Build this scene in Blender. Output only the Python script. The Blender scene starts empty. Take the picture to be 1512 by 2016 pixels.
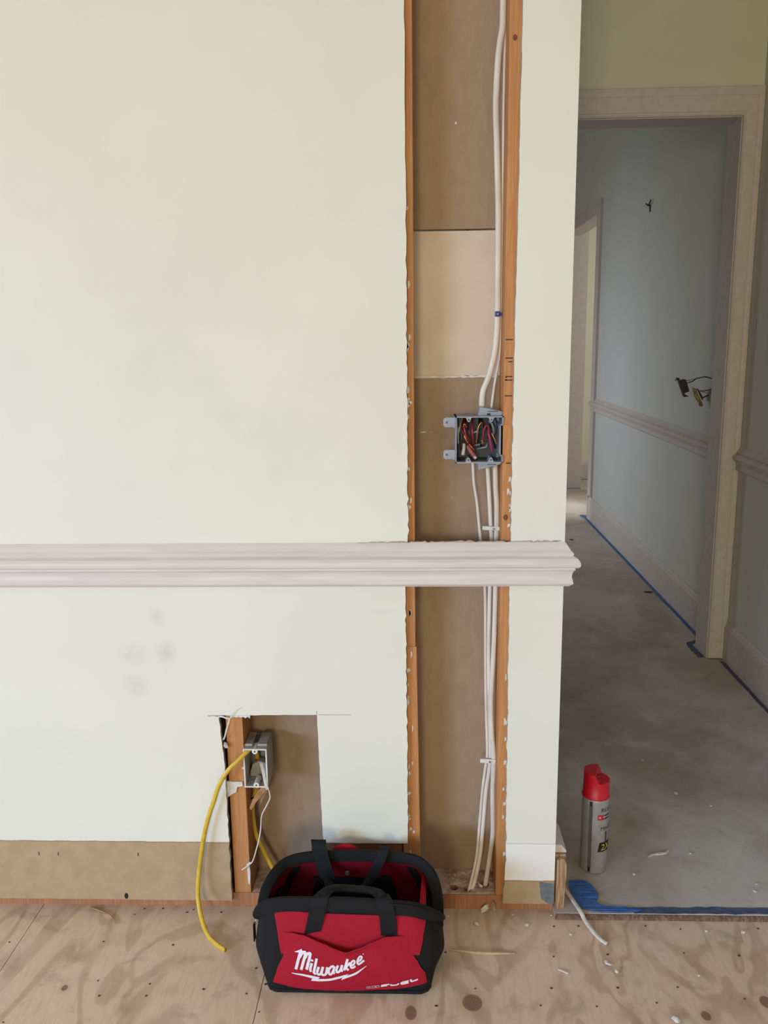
import bpy, bmesh, math, random
from mathutils import Vector, Matrix
from mathutils.bvhtree import BVHTree
from mathutils.geometry import tessellate_polygon

# ------------------------------------------------------------------ camera, light, exposure
sc = bpy.context.scene
COL = sc.collection
cam = bpy.data.cameras.new('camera')
cam.sensor_width = 36.0
cam.lens = 30.0
cam.clip_start = 0.05
camo = bpy.data.objects.new('camera', cam)
COL.objects.link(camo)
R_ = Vector((0.99934802, 0.03384655, -0.0125675))
U_ = Vector((0.00551837, 0.20080493, 0.9796157))
F_ = Vector((-0.03568023, 0.97904637, -0.20048723))
camo.matrix_world = Matrix(((R_.x, U_.x, -F_.x, 0.0), (R_.y, U_.y, -F_.y, -1.7448), (R_.z, U_.z, -F_.z, 1.29), (0, 0, 0, 1)))
sc.camera = camo

sc.view_settings.view_transform = 'Standard'
sc.view_settings.look = 'None'
sc.view_settings.exposure = -1.12
sc.view_settings.gamma = 1.0
sc.view_settings.use_curve_mapping = False

world = bpy.data.worlds.new('sky')
sc.world = world
world.use_nodes = True
world.node_tree.nodes['Background'].inputs[0].default_value = (0.75, 0.87, 1.0, 1)
world.node_tree.nodes['Background'].inputs[1].default_value = 1.0


def area_light(name, loc, aim, sx, sy, watts, color, spread=180):
    l = bpy.data.lights.new(name, 'AREA')
    l.shape = 'RECTANGLE'
    l.size, l.size_y, l.energy, l.color = sx, sy, watts, color
    l.spread = math.radians(spread)
    o = bpy.data.objects.new(name, l)
    o.location = loc
    o.rotation_euler = (Vector(aim) - Vector(loc)).to_track_quat('-Z', 'Y').to_euler()
    COL.objects.link(o)
    return o


# daylight through the room's window, the hall's window and the far room's window, plus an added alcove fill
# (the lawn outside sends a yellow-green light up through the panes, the sky a bluish one down)
LAWN, SKY, GREEN = (1.0, 0.90, 0.62), (0.40, 0.61, 1.0), (1.0, 0.915, 0.66)
area_light('window_daylight', (-6.55, -4.9, 1.20), (-1, -1.6, 1.4), 2.6, 2.1, 22, LAWN)
area_light('rear_window_daylight', (-5.2, -6.45, 1.20), (-1, -0.6, 1.4), 2.0, 2.1, 26, LAWN)
area_light('rear_side_fill', (-0.9, -6.45, 1.40), (0.2, 0.0, 1.9), 0.9, 1.4, 150, GREEN, 150)  # added fill for the alcove and hall; no known window there
area_light('window_skylight', (-6.50, -4.9, 1.75), (-2.6, -2.1, 0.0), 2.6, 1.0, 95, SKY, 70)
area_light('rear_window_skylight', (-5.2, -6.42, 1.75), (-2.2, -2.9, 0.0), 2.0, 1.0, 125, SKY, 70)
area_light('hall_daylight', (-1.10, 4.3, 1.3), (1.24, 3.45, 0.6), 0.7, 1.3, 9, (0.74, 0.84, 1.0), 75)
area_light('hall_skylight', (-1.10, 4.3, 1.3), (1.24, 3.9, 1.0), 0.8, 1.3, 9, (0.80, 0.88, 1.0))
area_light('hall_sunbeam', (-1.10, 4.70, 1.95), (1.28, 4.66, 0.0), 0.12, 0.5, 3.0, (0.95, 0.96, 1.0), 22)
area_light('far_room_daylight', (2.7, 4.6, 1.5), (1.6, 5.9, 1.2), 0.8, 1.2, 24, (1.0, 0.95, 0.84))

random.seed(11)


# ------------------------------------------------------------------ helpers
def lin(c):
    out = []
    for v in c:
        v = v / 255.0
        out.append(v / 12.92 if v <= 0.04045 else ((v + 0.055) / 1.055) ** 2.4)
    return (*out, 1.0)


def new_mat(name):
    m = bpy.data.materials.new(name)
    m.use_nodes = True
    nt = m.node_tree
    return m, nt, nt.nodes['Principled BSDF']


def N(nt, kind, **kw):
    n = nt.nodes.new(kind)
    for k, v in kw.items():
        if k.startswith('i_'):
            n.inputs[k[2:]].default_value = v
        else:
            setattr(n, k, v)
    return n


def mathn(nt, op, a, b=None, clamp=False):
    n = nt.nodes.new('ShaderNodeMath')
    n.operation = op
    n.use_clamp = clamp
    for i, v in enumerate((a, b)):
        if v is None:
            continue
        if isinstance(v, (int, float)):
            n.inputs[i].default_value = v
        else:
            nt.links.new(v, n.inputs[i])
    return n.outputs[0]


def mix(nt, fac, a, b, mode='MIX'):
    n = nt.nodes.new('ShaderNodeMix')
    n.data_type = 'RGBA'
    n.blend_type = mode
    for s, v in ((n.inputs[0], fac), (n.inputs[6], a), (n.inputs[7], b)):
        if isinstance(v, (int, float, tuple)):
            s.default_value = v
        else:
            nt.links.new(v, s)
    return n.outputs[2]


def smooth(nt, v, lo, hi, a=0.0, b=1.0):
    n = nt.nodes.new('ShaderNodeMapRange')
    n.interpolation_type = 'SMOOTHSTEP'
    nt.links.new(v, n.inputs[0])
    for i, x in enumerate((lo, hi, a, b)):
        n.inputs[i + 1].default_value = x
    return n.outputs[0]


def pos_scaled(nt, s, off=(0, 0, 0)):
    g = nt.nodes.new('ShaderNodeNewGeometry')
    m = N(nt, 'ShaderNodeMapping')
    m.inputs['Scale'].default_value = s
    m.inputs['Location'].default_value = off
    nt.links.new(g.outputs['Position'], m.inputs['Vector'])
    return m.outputs[0]


def noise(nt, vec, scale, detail=4, dist=0.0, rough=0.55):
    n = N(nt, 'ShaderNodeTexNoise')
    n.inputs['Scale'].default_value = scale
    n.inputs['Detail'].default_value = detail
    n.inputs['Distortion'].default_value = dist
    n.inputs['Roughness'].default_value = rough
    nt.links.new(vec, n.inputs['Vector'])
    return n.outputs['Fac']


def ellipse(nt, c, r, soft=0.5):
    """mask that is 1 inside an ellipsoid at world point c with radii r"""
    v = pos_scaled(nt, tuple(1.0 / k for k in r), tuple(-a / k for a, k in zip(c, r)))
    n = nt.nodes.new('ShaderNodeVectorMath')
    n.operation = 'LENGTH'
    nt.links.new(v, n.inputs[0])
    return smooth(nt, n.outputs['Value'], 1.0 + soft, 1.0 - soft), n.outputs['Value']


def bump(nt, bsdf, h, strength=0.2, dist=0.002):
    b = N(nt, 'ShaderNodeBump')
    b.inputs['Strength'].default_value = strength
    b.inputs['Distance'].default_value = dist
    nt.links.new(h, b.inputs['Height'])
    nt.links.new(b.outputs[0], bsdf.inputs['Normal'])


def M(name, col, col2=None, rough=0.6, scale=30, stretch=(1, 1, 1), lo=0.35, hi=0.68, bstr=0.0, bdist=0.001, metal=0.0, spec=0.5, detail=4, dist=0.0):
    m, nt, b = new_mat(name)
    c = lin(col)
    if col2 is None:
        col2 = tuple(k * 0.93 for k in col)
    f = noise(nt, pos_scaled(nt, stretch), scale, detail, dist)
    nt.links.new(mix(nt, smooth(nt, f, lo, hi), c, lin(col2)), b.inputs['Base Color'])
    b.inputs['Roughness'].default_value = rough
    b.inputs['Metallic'].default_value = metal
    b.inputs['Specular IOR Level'].default_value = spec
    if bstr:
        bump(nt, b, f, bstr, bdist)
    return m


def tagged(o, label=None, cat=None, group=None, kind=None):
    if label:
        o['label'] = label
    if cat:
        o['category'] = cat
    if group:
        o['group'] = group
    if kind:
        o['kind'] = kind
    return o


def root(name, loc, label, cat, group=None, kind=None):
    o = bpy.data.objects.new(name, None)
    o.empty_display_size = 0.02
    o.location = loc
    COL.objects.link(o)
    return tagged(o, label, cat, group, kind)


def wloc(o):
    v = Vector((0, 0, 0))
    while o:
        v += o.location
        o = o.parent
    return v


def obj(name, bm, mat, parent=None, origin=None, sm=False, bevel=0.0, seg=2):
    """link bmesh (built in world coordinates) as one mesh object; its origin is the parent's, or `origin`"""
    org = Vector(origin) if origin is not None else (wloc(parent) if parent else Vector((0, 0, 0)))
    bmesh.ops.recalc_face_normals(bm, faces=bm.faces[:])
    bmesh.ops.translate(bm, verts=bm.verts[:], vec=-org)
    me = bpy.data.meshes.new(name)
    bm.to_mesh(me)
    bm.free()
    for mm in (mat if isinstance(mat, (list, tuple)) else [mat]):
        me.materials.append(mm)
    if sm:
        for p in me.polygons:
            p.use_smooth = True
    o = bpy.data.objects.new(name, me)
    COL.objects.link(o)
    if parent:
        o.parent = parent
        o.location = org - wloc(parent)
    else:
        o.location = org
    if bevel:
        b = o.modifiers.new('bevel', 'BEVEL')
        b.width = bevel
        b.segments = seg
        b.limit_method = 'ANGLE'
    return o


def box(x0, x1, y0, y1, z0, z1, bm=None):
    bm = bm or bmesh.new()
    v = [bm.verts.new((x, y, z)) for x in (x0, x1) for y in (y0, y1) for z in (z0, z1)]
    for f in ((0, 1, 3, 2), (4, 6, 7, 5), (0, 4, 5, 1), (2, 3, 7, 6), (0, 2, 6, 4), (1, 5, 7, 3)):
        bm.faces.new([v[i] for i in f])
    return bm


def prism(pts, axis, a, b, bm=None, side_mat=None):
    """extrude 2D outline along axis ('y': pts are (x,z); 'x': pts are (y,z); 'z': pts are (x,y))"""
    bm = bm or bmesh.new()

    def P(p, t):
        return {'y': (p[0], t, p[1]), 'x': (t, p[0], p[1]), 'z': (p[0], p[1], t)}[axis]
    A = [bm.verts.new(P(p, a)) for p in pts]
    B = [bm.verts.new(P(p, b)) for p in pts]
    n = len(pts)
    for a, b, c in tessellate_polygon([[Vector((p[0], p[1], 0)) for p in pts]]):
        bm.faces.new((A[a], A[b], A[c]))
        bm.faces.new((B[c], B[b], B[a]))
    for i in range(n):
        f = bm.faces.new((A[i], A[(i + 1) % n], B[(i + 1) % n], B[i]))
        if side_mat is not None:
            f.material_index = side_mat
    return bm


def catmull(pts, n):
    P = [Vector(p) for p in pts]
    P = [P[0] * 2 - P[1]] + P + [P[-1] * 2 - P[-2]]
    out = []
    for i in range(1, len(P) - 2):
        a, b, c, d = P[i - 1:i + 3]
        for k in range(n):
            t = k / n
            out.append(0.5 * (2 * b + (c - a) * t + (2 * a - 5 * b + 4 * c - d) * t * t + (3 * b - 3 * c + d - a) * t ** 3))
    out.append(P[-2])
    return out


def sweep(path, prof, up=(0, -1, 0), bm=None, closed_prof=True, taper=None):
    """sweep a 2D profile [(side, up)] along a polyline; up is the reference for the second axis"""
    bm = bm or bmesh.new()
    rings = []
    n = len(path)
    upv = Vector(up)
    for i, p in enumerate(path):
        t = (path[min(i + 1, n - 1)] - path[max(i - 1, 0)]).normalized()
        s = t.cross(upv)
        if s.length < 1e-4:
            s = t.cross(Vector((0.3, 0.2, 1)))
        s.normalize()
        u = s.cross(t)
        k = taper(i / (n - 1)) if taper else 1.0
        rings.append([bm.verts.new(p + s * a * k + u * b * k) for a, b in prof])
    m = len(prof)
    for i in range(n - 1):
        for j in range(m if closed_prof else m - 1):
            bm.faces.new((rings[i][j], rings[i][(j + 1) % m], rings[i + 1][(j + 1) % m], rings[i + 1][j]))
    if closed_prof and m > 2:
        bm.faces.new(rings[0][::-1])
        bm.faces.new(rings[-1])
    return bm


def oval(a, b, n=10):
    return [(a * math.cos(2 * math.pi * k / n), b * math.sin(2 * math.pi * k / n)) for k in range(n)]


def tube(pts, a, b=None, n=5, up=(0, -1, 0), sides=8, bm=None, taper=None):
    return sweep(catmull(pts, n), oval(a, b or a, sides), up, bm, taper=taper)


def lathe(prof, c, seg=32, bm=None):
    bm = bm or bmesh.new()
    rings = []
    for r, z in prof:
        if r < 1e-6:
            rings.append([bm.verts.new((c[0], c[1], c[2] + z))])
        else:
            rings.append([bm.verts.new((c[0] + r * math.cos(2 * math.pi * k / seg), c[1] + r * math.sin(2 * math.pi * k / seg), c[2] + z)) for k in range(seg)])
    for A, B in zip(rings, rings[1:]):
        for k in range(seg):
            q = [A[k % len(A)], A[(k + 1) % len(A)], B[(k + 1) % len(B)], B[k % len(B)]]
            q = list(dict.fromkeys(q))
            if len(q) > 2:
                bm.faces.new(q)
    return bm


def ragged(p, q, amp, step=0.012, along=0.3):
    """points from p (incl.) to q (excl.) wobbling like a hand-cut edge"""
    p, q = Vector(p), Vector(q)
    n = max(1, int((q - p).length / step))
    d = (q - p).normalized()
    nn = Vector((-d.y, d.x))
    out = []
    for i in range(n):
        j = 0 if i == 0 else random.gauss(0, amp)
        out.append(tuple(p + (q - p) * (i / n) + nn * j))
    return out


def thin_patch(pts, axis, at, th, amp=0.0):
    return prism(pts, axis, at, at + th)


def crumb(c, r, flat=0.6):
    bm = bmesh.new()
    bmesh.ops.create_icosphere(bm, subdivisions=1, radius=1.0)
    for v in bm.verts:
        k = random.uniform(0.65, 1.15)
        v.co = Vector((v.co.x * r[0] * k, v.co.y * r[1] * k, v.co.z * r[2] * k))
    a = random.uniform(0, 3.1)
    bmesh.ops.rotate(bm, verts=bm.verts[:], cent=(0, 0, 0), matrix=Matrix.Rotation(a, 3, 'Z'))
    zmin = min(v.co.z for v in bm.verts)
    bmesh.ops.translate(bm, verts=bm.verts[:], vec=(c[0], c[1], c[2] - zmin))
    return bm


# ------------------------------------------------------------------ materials
PAINT = (231, 226, 206)
TAN = (180, 153, 116)


def wall_paint(name, band=None, skim=None, smudges=(), paint=PAINT):
    m, nt, b = new_mat(name)
    f = noise(nt, pos_scaled(nt, (1, 1, 1)), 420, 3)
    f2 = noise(nt, pos_scaled(nt, (1, 1, 1)), 3.0, 3)
    col = mix(nt, smooth(nt, f2, 0.3, 0.75), lin(paint), lin(tuple(k * 0.975 for k in paint)))
    for c, r, k in smudges:
        e, _ = ellipse(nt, c, r, 0.8)
        n3 = noise(nt, pos_scaled(nt, (1, 1, 1)), 60, 4)
        col = mix(nt, mathn(nt, 'MULTIPLY', mathn(nt, 'MULTIPLY', e, k * 0.75), smooth(nt, n3, 0.3, 0.7, 0.4, 1.0)), col, lin((120, 115, 100)))
    g = nt.nodes.new('ShaderNodeNewGeometry')
    sx = nt.nodes.new('ShaderNodeSeparateXYZ')
    nt.links.new(g.outputs['Position'], sx.inputs[0])
    z = sx.outputs['Z']
    wob = mathn(nt, 'ADD', z, mathn(nt, 'MULTIPLY', mathn(nt, 'SUBTRACT', noise(nt, pos_scaled(nt, (1, 1, 0.2)), 22, 4), 0.5), 0.006))
    if skim:
        k = smooth(nt, wob, skim + 0.0008, skim - 0.0008)
        col = mix(nt, k, col, lin((236, 230, 218)))
        line = mathn(nt, 'LESS_THAN', mathn(nt, 'ABSOLUTE', mathn(nt, 'SUBTRACT', wob, skim)), 0.0014)
        col = mix(nt, mathn(nt, 'MULTIPLY', line, 0.35), col, lin((150, 140, 125)))
    if band:
        k = smooth(nt, wob, band + 0.0006, band - 0.0006)
        nb = noise(nt, pos_scaled(nt, (1, 1, 1)), 35, 5)
        tan = mix(nt, smooth(nt, nb, 0.3, 0.7), lin(TAN), lin((170, 143, 106)))
        col = mix(nt, k, col, tan)
        line = mathn(nt, 'LESS_THAN', mathn(nt, 'ABSOLUTE', mathn(nt, 'SUBTRACT', wob, band - 0.0015)), 0.0012)
        col = mix(nt, mathn(nt, 'MULTIPLY', line, 0.45), col, lin((120, 85, 55)))
    nt.links.new(col, b.inputs['Base Color'])
    b.inputs['Roughness'].default_value = 0.62
    bump(nt, b, f, 0.12, 0.0006)
    return m


m_wall_a = wall_paint('cream_wall_paint', band=0.1735, smudges=[
    ((-0.553, -0.0127, 0.708), (0.012, 0.05, 0.014), 0.28), ((-0.614, -0.0127, 0.551), (0.020, 0.05, 0.022), 0.25),
    ((-0.612, -0.0127, 0.621), (0.028, 0.05, 0.024), 0.18), ((-0.541, -0.0127, 0.627), (0.018, 0.05, 0.022), 0.28),
    ((-0.07, -0.0127, 0.718), (0.02, 0.05, 0.006), 0.2), ((-0.19, -0.0127, 0.185), (0.03, 0.05, 0.014), 0.35),
    ((-0.78, -0.0127, 0.40), (0.08, 0.05, 0.06), 0.06), ((0.26, -0.0127, 1.10), (0.02, 0.05, 0.02), 0.07)])
m_wall_b = wall_paint('cream_wall_paint_skim', band=0.083, skim=0.175)
m_hall_wall = wall_paint('hall_wall_paint', paint=(212, 210, 203))
m_alcove = wall_paint('alcove_paint', paint=(224, 218, 190))
m_far_wall = wall_paint('far_room_paint', paint=(232, 226, 204))
m_gypsum = M('gypsum_edge', (190, 182, 170), (150, 140, 128), 0.9, 90)
m_ceiling = M('ceiling_paint', (236, 233, 224), None, 0.8, 8)
m_kraft = M('drywall_backing_paper', (166, 140, 112), (160, 134, 106), 0.85, 60, (1, 1, 0.5), bstr=0.05)
m_pale = M('pale_backing_panel', (218, 200, 176), (211, 193, 168), 0.85, 12)


def wood(name, c1, c2, rough=0.65, s=18):
    m, nt, b = new_mat(name)
    v = pos_scaled(nt, (1.0, 1.0, 0.05))
    n1 = noise(nt, v, s * 4, 5, 0.6)
    n2 = noise(nt, pos_scaled(nt, (1, 1, 0.35)), 9, 3)
    rings = mathn(nt, 'SINE', mathn(nt, 'MULTIPLY', n1, 30.0))
    col = mix(nt, smooth(nt, rings, -1, 1), lin(c1), lin(c2))
    col = mix(nt, smooth(nt, n2, 0.4, 0.75, 0, 0.5), col, lin(tuple(k * 0.8 for k in c1)))
    nt.links.new(col, b.inputs['Base Color'])
    b.inputs['Roughness'].default_value = rough
    bump(nt, b, n1, 0.15, 0.001)
    return m


m_stud = wood('orange_fir_stud', (200, 138, 80), (188, 125, 70))
m_plate = wood('fir_plate', (178, 122, 80), (164, 108, 70))
m_raw = wood('raw_pine_end', (196, 158, 116), (146, 104, 68), s=26)
m_trim = M('beige_trim_paint', (224, 212, 201), (215, 202, 191), 0.5, 60, (0.1, 1, 1), spec=0.4)
m_trim_hall = M('hall_trim_paint', (212, 200, 192), (204, 192, 184), 0.5, 40, spec=0.4)
m_tape = M('blue_painters_tape', (68, 110, 172), (54, 92, 152), 0.55, 60, bstr=0.1)
m_tape_dusty = M('dusty_blue_tape', (88, 100, 122), (60, 78, 108), 0.7, 40, bstr=0.1)
m_tape_grey = M('slate_tape_scrap', (98, 104, 110), (120, 122, 122), 0.7, 60)
m_white_cable = M('off_white_cable_jacket', (226, 214, 198), (210, 198, 182), 0.45, 60, (1, 1, .2))
m_yellow = M('yellow_cable_jacket', (222, 182, 58), (206, 166, 44), 0.4, 60)
m_pvc = M('grey_blue_box_plastic', (158, 160, 166), (144, 147, 154), 0.45, 60)
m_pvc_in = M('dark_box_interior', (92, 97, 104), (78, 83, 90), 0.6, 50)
m_pvc2 = M('warm_grey_box_plastic', (176, 168, 156), (156, 148, 136), 0.5, 70)
m_pvc_rim = M('pale_box_rim', (228, 222, 210), None, 0.5, 60)
m_red_wire = M('red_wire', (166, 32, 38), (120, 22, 28), 0.35, 80)
m_dark_red_wire = M('dark_red_wire', (92, 24, 24), (60, 16, 16), 0.35, 80)
m_magenta = M('magenta_wire', (184, 40, 96), None, 0.35, 80)
m_black_wire = M('black_wire', (26, 25, 25), None, 0.4, 80)
m_white_wire = M('white_wire', (190, 186, 180), None, 0.4, 80)
m_tan_nut = M('tan_wire_nut', (196, 178, 156), None, 0.5, 80)
m_rust_nut = M('reddish_wire_nut', (150, 76, 60), None, 0.5, 80)
m_copper = M('bare_copper', (226, 150, 92), (200, 120, 70), 0.28, 80, metal=0.9)
m_blue_clip = M('navy_cable_clip', (28, 52, 110), None, 0.4, 80)
m_clip = M('white_cable_staple', (232, 226, 216), None, 0.4, 80)
m_paper = M('torn_white_paper', (228, 222, 212), (206, 198, 186), 0.85, 60)
m_kraft_scrap = M('torn_kraft_paper', (206, 152, 108), (182, 128, 88), 0.85, 60)
m_plaster = M('plaster_crumbs', (226, 216, 204), (200, 186, 172), 0.95, 90)
m_dust = M('plaster_dust', (206, 186, 170), (164, 138, 118), 0.95, 45, bstr=0.4, bdist=0.004, detail=8)
m_black = M('black_rubber', (16, 16, 16), None, 0.6, 60)
m_pencil = M('pencil_mark', (70, 50, 38), None, 0.8, 60)
m_bag_black = M('black_bag_fabric', (26, 24, 23), (20, 19, 18), 0.85, 700, bstr=0.35, bdist=0.0008, spec=0.3)
m_bag_web = M('black_webbing', (21, 20, 20), (16, 15, 15), 0.75, 500, (1, 1, 3), bstr=0.3, bdist=0.0006, spec=0.3)
m_bag_red = M('red_bag_fabric', (170, 17, 38), (152, 13, 32), 0.8, 600, bstr=0.3, bdist=0.0008, spec=0.3)
m_bag_lining = M('red_bag_lining', (140, 16, 32), (120, 12, 26), 0.8, 400, bstr=0.2, spec=0.2)
m_bag_print = M('white_bag_print', (238, 226, 226), None, 0.7, 300)
m_bag_print2 = M('pinkish_bag_print', (206, 160, 160), None, 0.7, 300)
m_steel = M('steel_fitting', (150, 148, 142), None, 0.35, 90, metal=0.8)
m_can = M('silver_can_paint', (176, 174, 172), (164, 162, 160), 0.36, 60, metal=0.35)
m_cap = M('red_spray_cap', (206, 14, 40), (196, 12, 36), 0.4, 60)
m_cap_dark = M('dark_red_nozzle', (120, 8, 20), None, 0.5, 60)
m_ink = M('black_print', (24, 24, 24), None, 0.5, 60)
m_ink_red = M('red_print', (206, 36, 60), None, 0.5, 60)
m_ink_yellow = M('yellow_print', (232, 206, 50), None, 0.5, 60)
m_ink_white = M('white_print', (226, 222, 218), None, 0.5, 60)
m_dark_brown = M('dark_brown', (44, 36, 28), (30, 24, 18), 0.5, 90)  # receptacle bodies hang against the light; that shade is put into this dark brown
m_almond = M('brass_device_strap', (150, 132, 92), (120, 104, 70), 0.4, 90, metal=0.5)
m_hole = M('nail_rust', (96, 72, 56), (70, 52, 42), 0.8, 200)
m_sliver = M('wood_sliver', (206, 178, 140), (186, 156, 118), 0.8, 60)

# plywood subfloor: rotary-cut grain contours, knots, grey dust
m_ply, nt, b_ = new_mat('plywood_subfloor')
v = pos_scaled(nt, (1.0, 0.42, 1.0))
n1 = noise(nt, v, 3.4, 3, 0.9)
rings = mathn(nt, 'SINE', mathn(nt, 'MULTIPLY', n1, 48.0))
fine = noise(nt, pos_scaled(nt, (1, 0.16, 1)), 130, 4)
blot = noise(nt, pos_scaled(nt, (1, 1, 1)), 5.5, 6)
dirt = noise(nt, pos_scaled(nt, (1, 1, 1)), 13, 7, 0.6, 0.65)
col = mix(nt, smooth(nt, rings, 0.0, 1.0, 0.0, 0.5), lin((228, 199, 168)), lin((178, 140, 108)))
col = mix(nt, smooth(nt, fine, 0.4, 0.75, 0.0, 0.3), col, lin((186, 154, 124)))
col = mix(nt, smooth(nt, blot, 0.45, 0.72, 0.0, 0.5), col, lin((228, 206, 184)))
col = mix(nt, smooth(nt, dirt, 0.50, 0.72, 0.0, 0.42), col, lin((150, 126, 108)))
for c, r in (((0.109, -0.2828, 0), (0.0195, 0.0215, 0.1)), ((-0.0123, -0.3111, 0), (0.011, 0.018, 0.1)), ((0.5567, -0.3074, 0), (0.009, 0.012, 0.1)), ((0.686, -0.2702, 0), (0.012, 0.016, 0.1)), ((-0.7177, -0.2597, 0), (0.006, 0.008, 0.1))):
    halo, ln = ellipse(nt, c, tuple(k * 1.9 for k in r), 0.5)
    col = mix(nt, mathn(nt, 'MULTIPLY', halo, 0.3), col, lin((176, 128, 92)))
    e, ln = ellipse(nt, c, r, 0.12)
    kr = mathn(nt, 'SINE', mathn(nt, 'ADD', mathn(nt, 'MULTIPLY', ln, 26.0), mathn(nt, 'MULTIPLY', fine, 5.0)))
    col = mix(nt, mathn(nt, 'MULTIPLY', e, 0.85), col, mix(nt, smooth(nt, kr, -1, 1), lin((140, 106, 82)), lin((112, 82, 62))))
for c, r, k in (((0.03, -0.17, 0), (0.05, 0.03, .1), 0.4), ((-0.12, -0.015, 0), (0.7, 0.03, .1), 0.2)):  # bag's shadow painted on beside it; fainter darkening along the wall foot
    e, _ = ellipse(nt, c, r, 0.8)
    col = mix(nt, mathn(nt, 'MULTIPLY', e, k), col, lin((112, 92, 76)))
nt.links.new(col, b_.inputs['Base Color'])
b_.inputs['Roughness'].default_value = 0.75
bump(nt, b_, fine, 0.18, 0.001)

# hall floor: scuffed, dusty brown-grey protected floor
m_hall_floor, nt, b_ = new_mat('dusty_hall_floor')
big = noise(nt, pos_scaled(nt, (1, 0.6, 1)), 2.2, 4, 0.6)
mid = noise(nt, pos_scaled(nt, (1, 1, 1)), 7, 7, 0.5, 0.62)
sml = noise(nt, pos_scaled(nt, (1, 1, 1)), 60, 5)
col = mix(nt, smooth(nt, big, 0.38, 0.62), lin((182, 167, 152)), lin((206, 196, 184)))
col = mix(nt, smooth(nt, mid, 0.5, 0.72, 0, 0.55), col, lin((222, 212, 200)))
col = mix(nt, smooth(nt, mid, 0.48, 0.3, 0, 0.35), col, lin((146, 126, 110)))
col = mix(nt, smooth(nt, sml, 0.5, 0.75, 0, 0.22), col, lin((140, 124, 110)))
nt.links.new(col, b_.inputs['Base Color'])
b_.inputs['Roughness'].default_value = 0.6
bump(nt, b_, mid, 0.12, 0.004)

# ------------------------------------------------------------------ the setting
D = -0.0127  # drywall face; Y = 0 is the stud face
CEIL = 2.75
RX = 1.24

# floors ----------------------------------------------------------
fl = root('floor', (0, -0.3, 0), 'plywood subfloor with grain swirls, knots and plaster dust in front of the cut wall', 'floor', kind='structure')
seams = [-6.6, -0.872, -0.316, 0.95, RX + 0.02]
for i in range(len(seams) - 1):
    g = 0.0008
    # the joint leans a hair, as the sheets were laid by eye
    x0, x1 = seams[i] + g, seams[i + 1] - g
    obj('plywood_sheet', box(x0, x1, -6.5, 1.66, -0.018, 0.0), m_ply, fl)
nails = [(0.3054, -0.057), (0.3601, -0.0546), (0.5081, -0.052), (0.5822, -0.0614), (0.7536, -0.0563), (0.2893, -0.1519), (0.4048, -0.1433), (0.5669, -0.1363), (0.6807, -0.1415), (0.1175, -0.2458), (0.2706, -0.2417), (0.4041, -0.2379), (0.5246, -0.2344), (0.242, -0.2877), (0.3516, -0.2878), (0.4707, -0.2765), (0.6467, -0.2628), (0.0613, -0.1429), (0.0386, -0.2929),
         (-0.8937, -0.1287), (-0.6864, -0.1234), (-0.5305, -0.1308), (-0.6563, -0.2387), (-0.5462, -0.2455), (-0.4327, -0.2579), (-0.6393, -0.2796), (-0.5439, -0.2778), (-0.6466, -0.0331), (-0.5279, -0.0233), (-0.5153, -0.014), (-0.4489, -0.0219), (-0.6306, -0.0126), (-0.5875, -0.0113), (-0.8012, -0.3505), (-0.3362, -0.1975), (-0.3433, -0.2681), (-0.3093, -0.3151), (-0.3087, -0.2418), (0.0364, -0.2928)]
for x, y in nails:
    bm = bmesh.new()
    r = random.uniform(0.0018, 0.0030)
    bmesh.ops.create_cone(bm, cap_ends=True, segments=8, radius1=r, radius2=r * 0.8, depth=0.0012)
    for q in bm.verts:
        q.co.x *= random.uniform(0.8, 1.4)
    bmesh.ops.translate(bm, verts=bm.verts[:], vec=(x, y, 0.0004))
    obj('nail_head', bm, m_hole, fl, origin=(x, y, 0))

hf = root('floor_hall', (0.7, 0.5, 0.02), 'dusty brown-grey hall floor one step above the plywood', 'floor', kind='structure')
obj('floor_covering', box(0.3116, RX, -0.025, 1.6, 0.0003, 0.011), m_hall_floor, hf)
obj('floor_covering', box(-6.59, 0.3113, 0.1035, 1.6, 0.0003, 0.011), m_hall_floor, hf)
obj('floor_covering', box(-1.2, 3.2, 1.6005, 6.0, 0.0003, 0.011), m_hall_floor, hf)
th = root('trim_1', (0.75, -0.04, 0), 'worn brown edge strip between plywood and hall floor', 'threshold', kind='structure')
obj('edge_strip', prism([(-0.0345, 0.0004), (-0.0253, 0.0004), (-0.0253, 0.0094), (-0.0285, 0.0094), (-0.0335, 0.0060)], 'x', 0.3125, RX - 0.016), wood('worn_edge_wood', (138, 106, 84), (98, 72, 56)), th)

# main wall ---------------------------------------------------------
wall = root('wall_back', (0, 0, 0), 'cream painted drywall partition with a tall slot and a low notch cut open to the studs', 'wall', kind='structure')
out = [(-6.59, 2.749), (-6.59, 0.024)]
out += [(-0.4316, 0.024)]
out += ragged((-0.4246, 0.0214), (-0.4246, 0.35), 0.0007)
out += ragged((-0.4246, 0.35), (-0.4326, 0.4815), 0.0006)
out += ragged((-0.4326, 0.4815), (-0.2154, 0.4835), 0.0003)
out += ragged((-0.2154, 0.4835), (-0.2124, 0.31), 0.0003)
out += ragged((-0.2124, 0.31), (-0.2100, 0.173), 0.0003)
out += ragged((-0.2100, 0.173), (-0.0189, 0.173), 0.0004)
out += ragged((-0.0189, 0.173), (-0.0186, 0.43), 0.0009, 0.009)
out += ragged((-0.0186, 0.43), (-0.0202, 0.80), 0.0009, 0.009)
out += ragged((-0.0202, 0.80), (-0.0138, 0.83), 0.0002)
out += ragged((-0.0138, 0.83), (-0.0132, 1.45), 0.0010, 0.011)
out += ragged((-0.0132, 1.45), (-0.0156, 2.749), 0.0006, 0.03)
obj('drywall_sheet', prism(out, 'y', D, -0.0003, side_mat=1), [m_wall_a, m_gypsum], wall)
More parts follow.
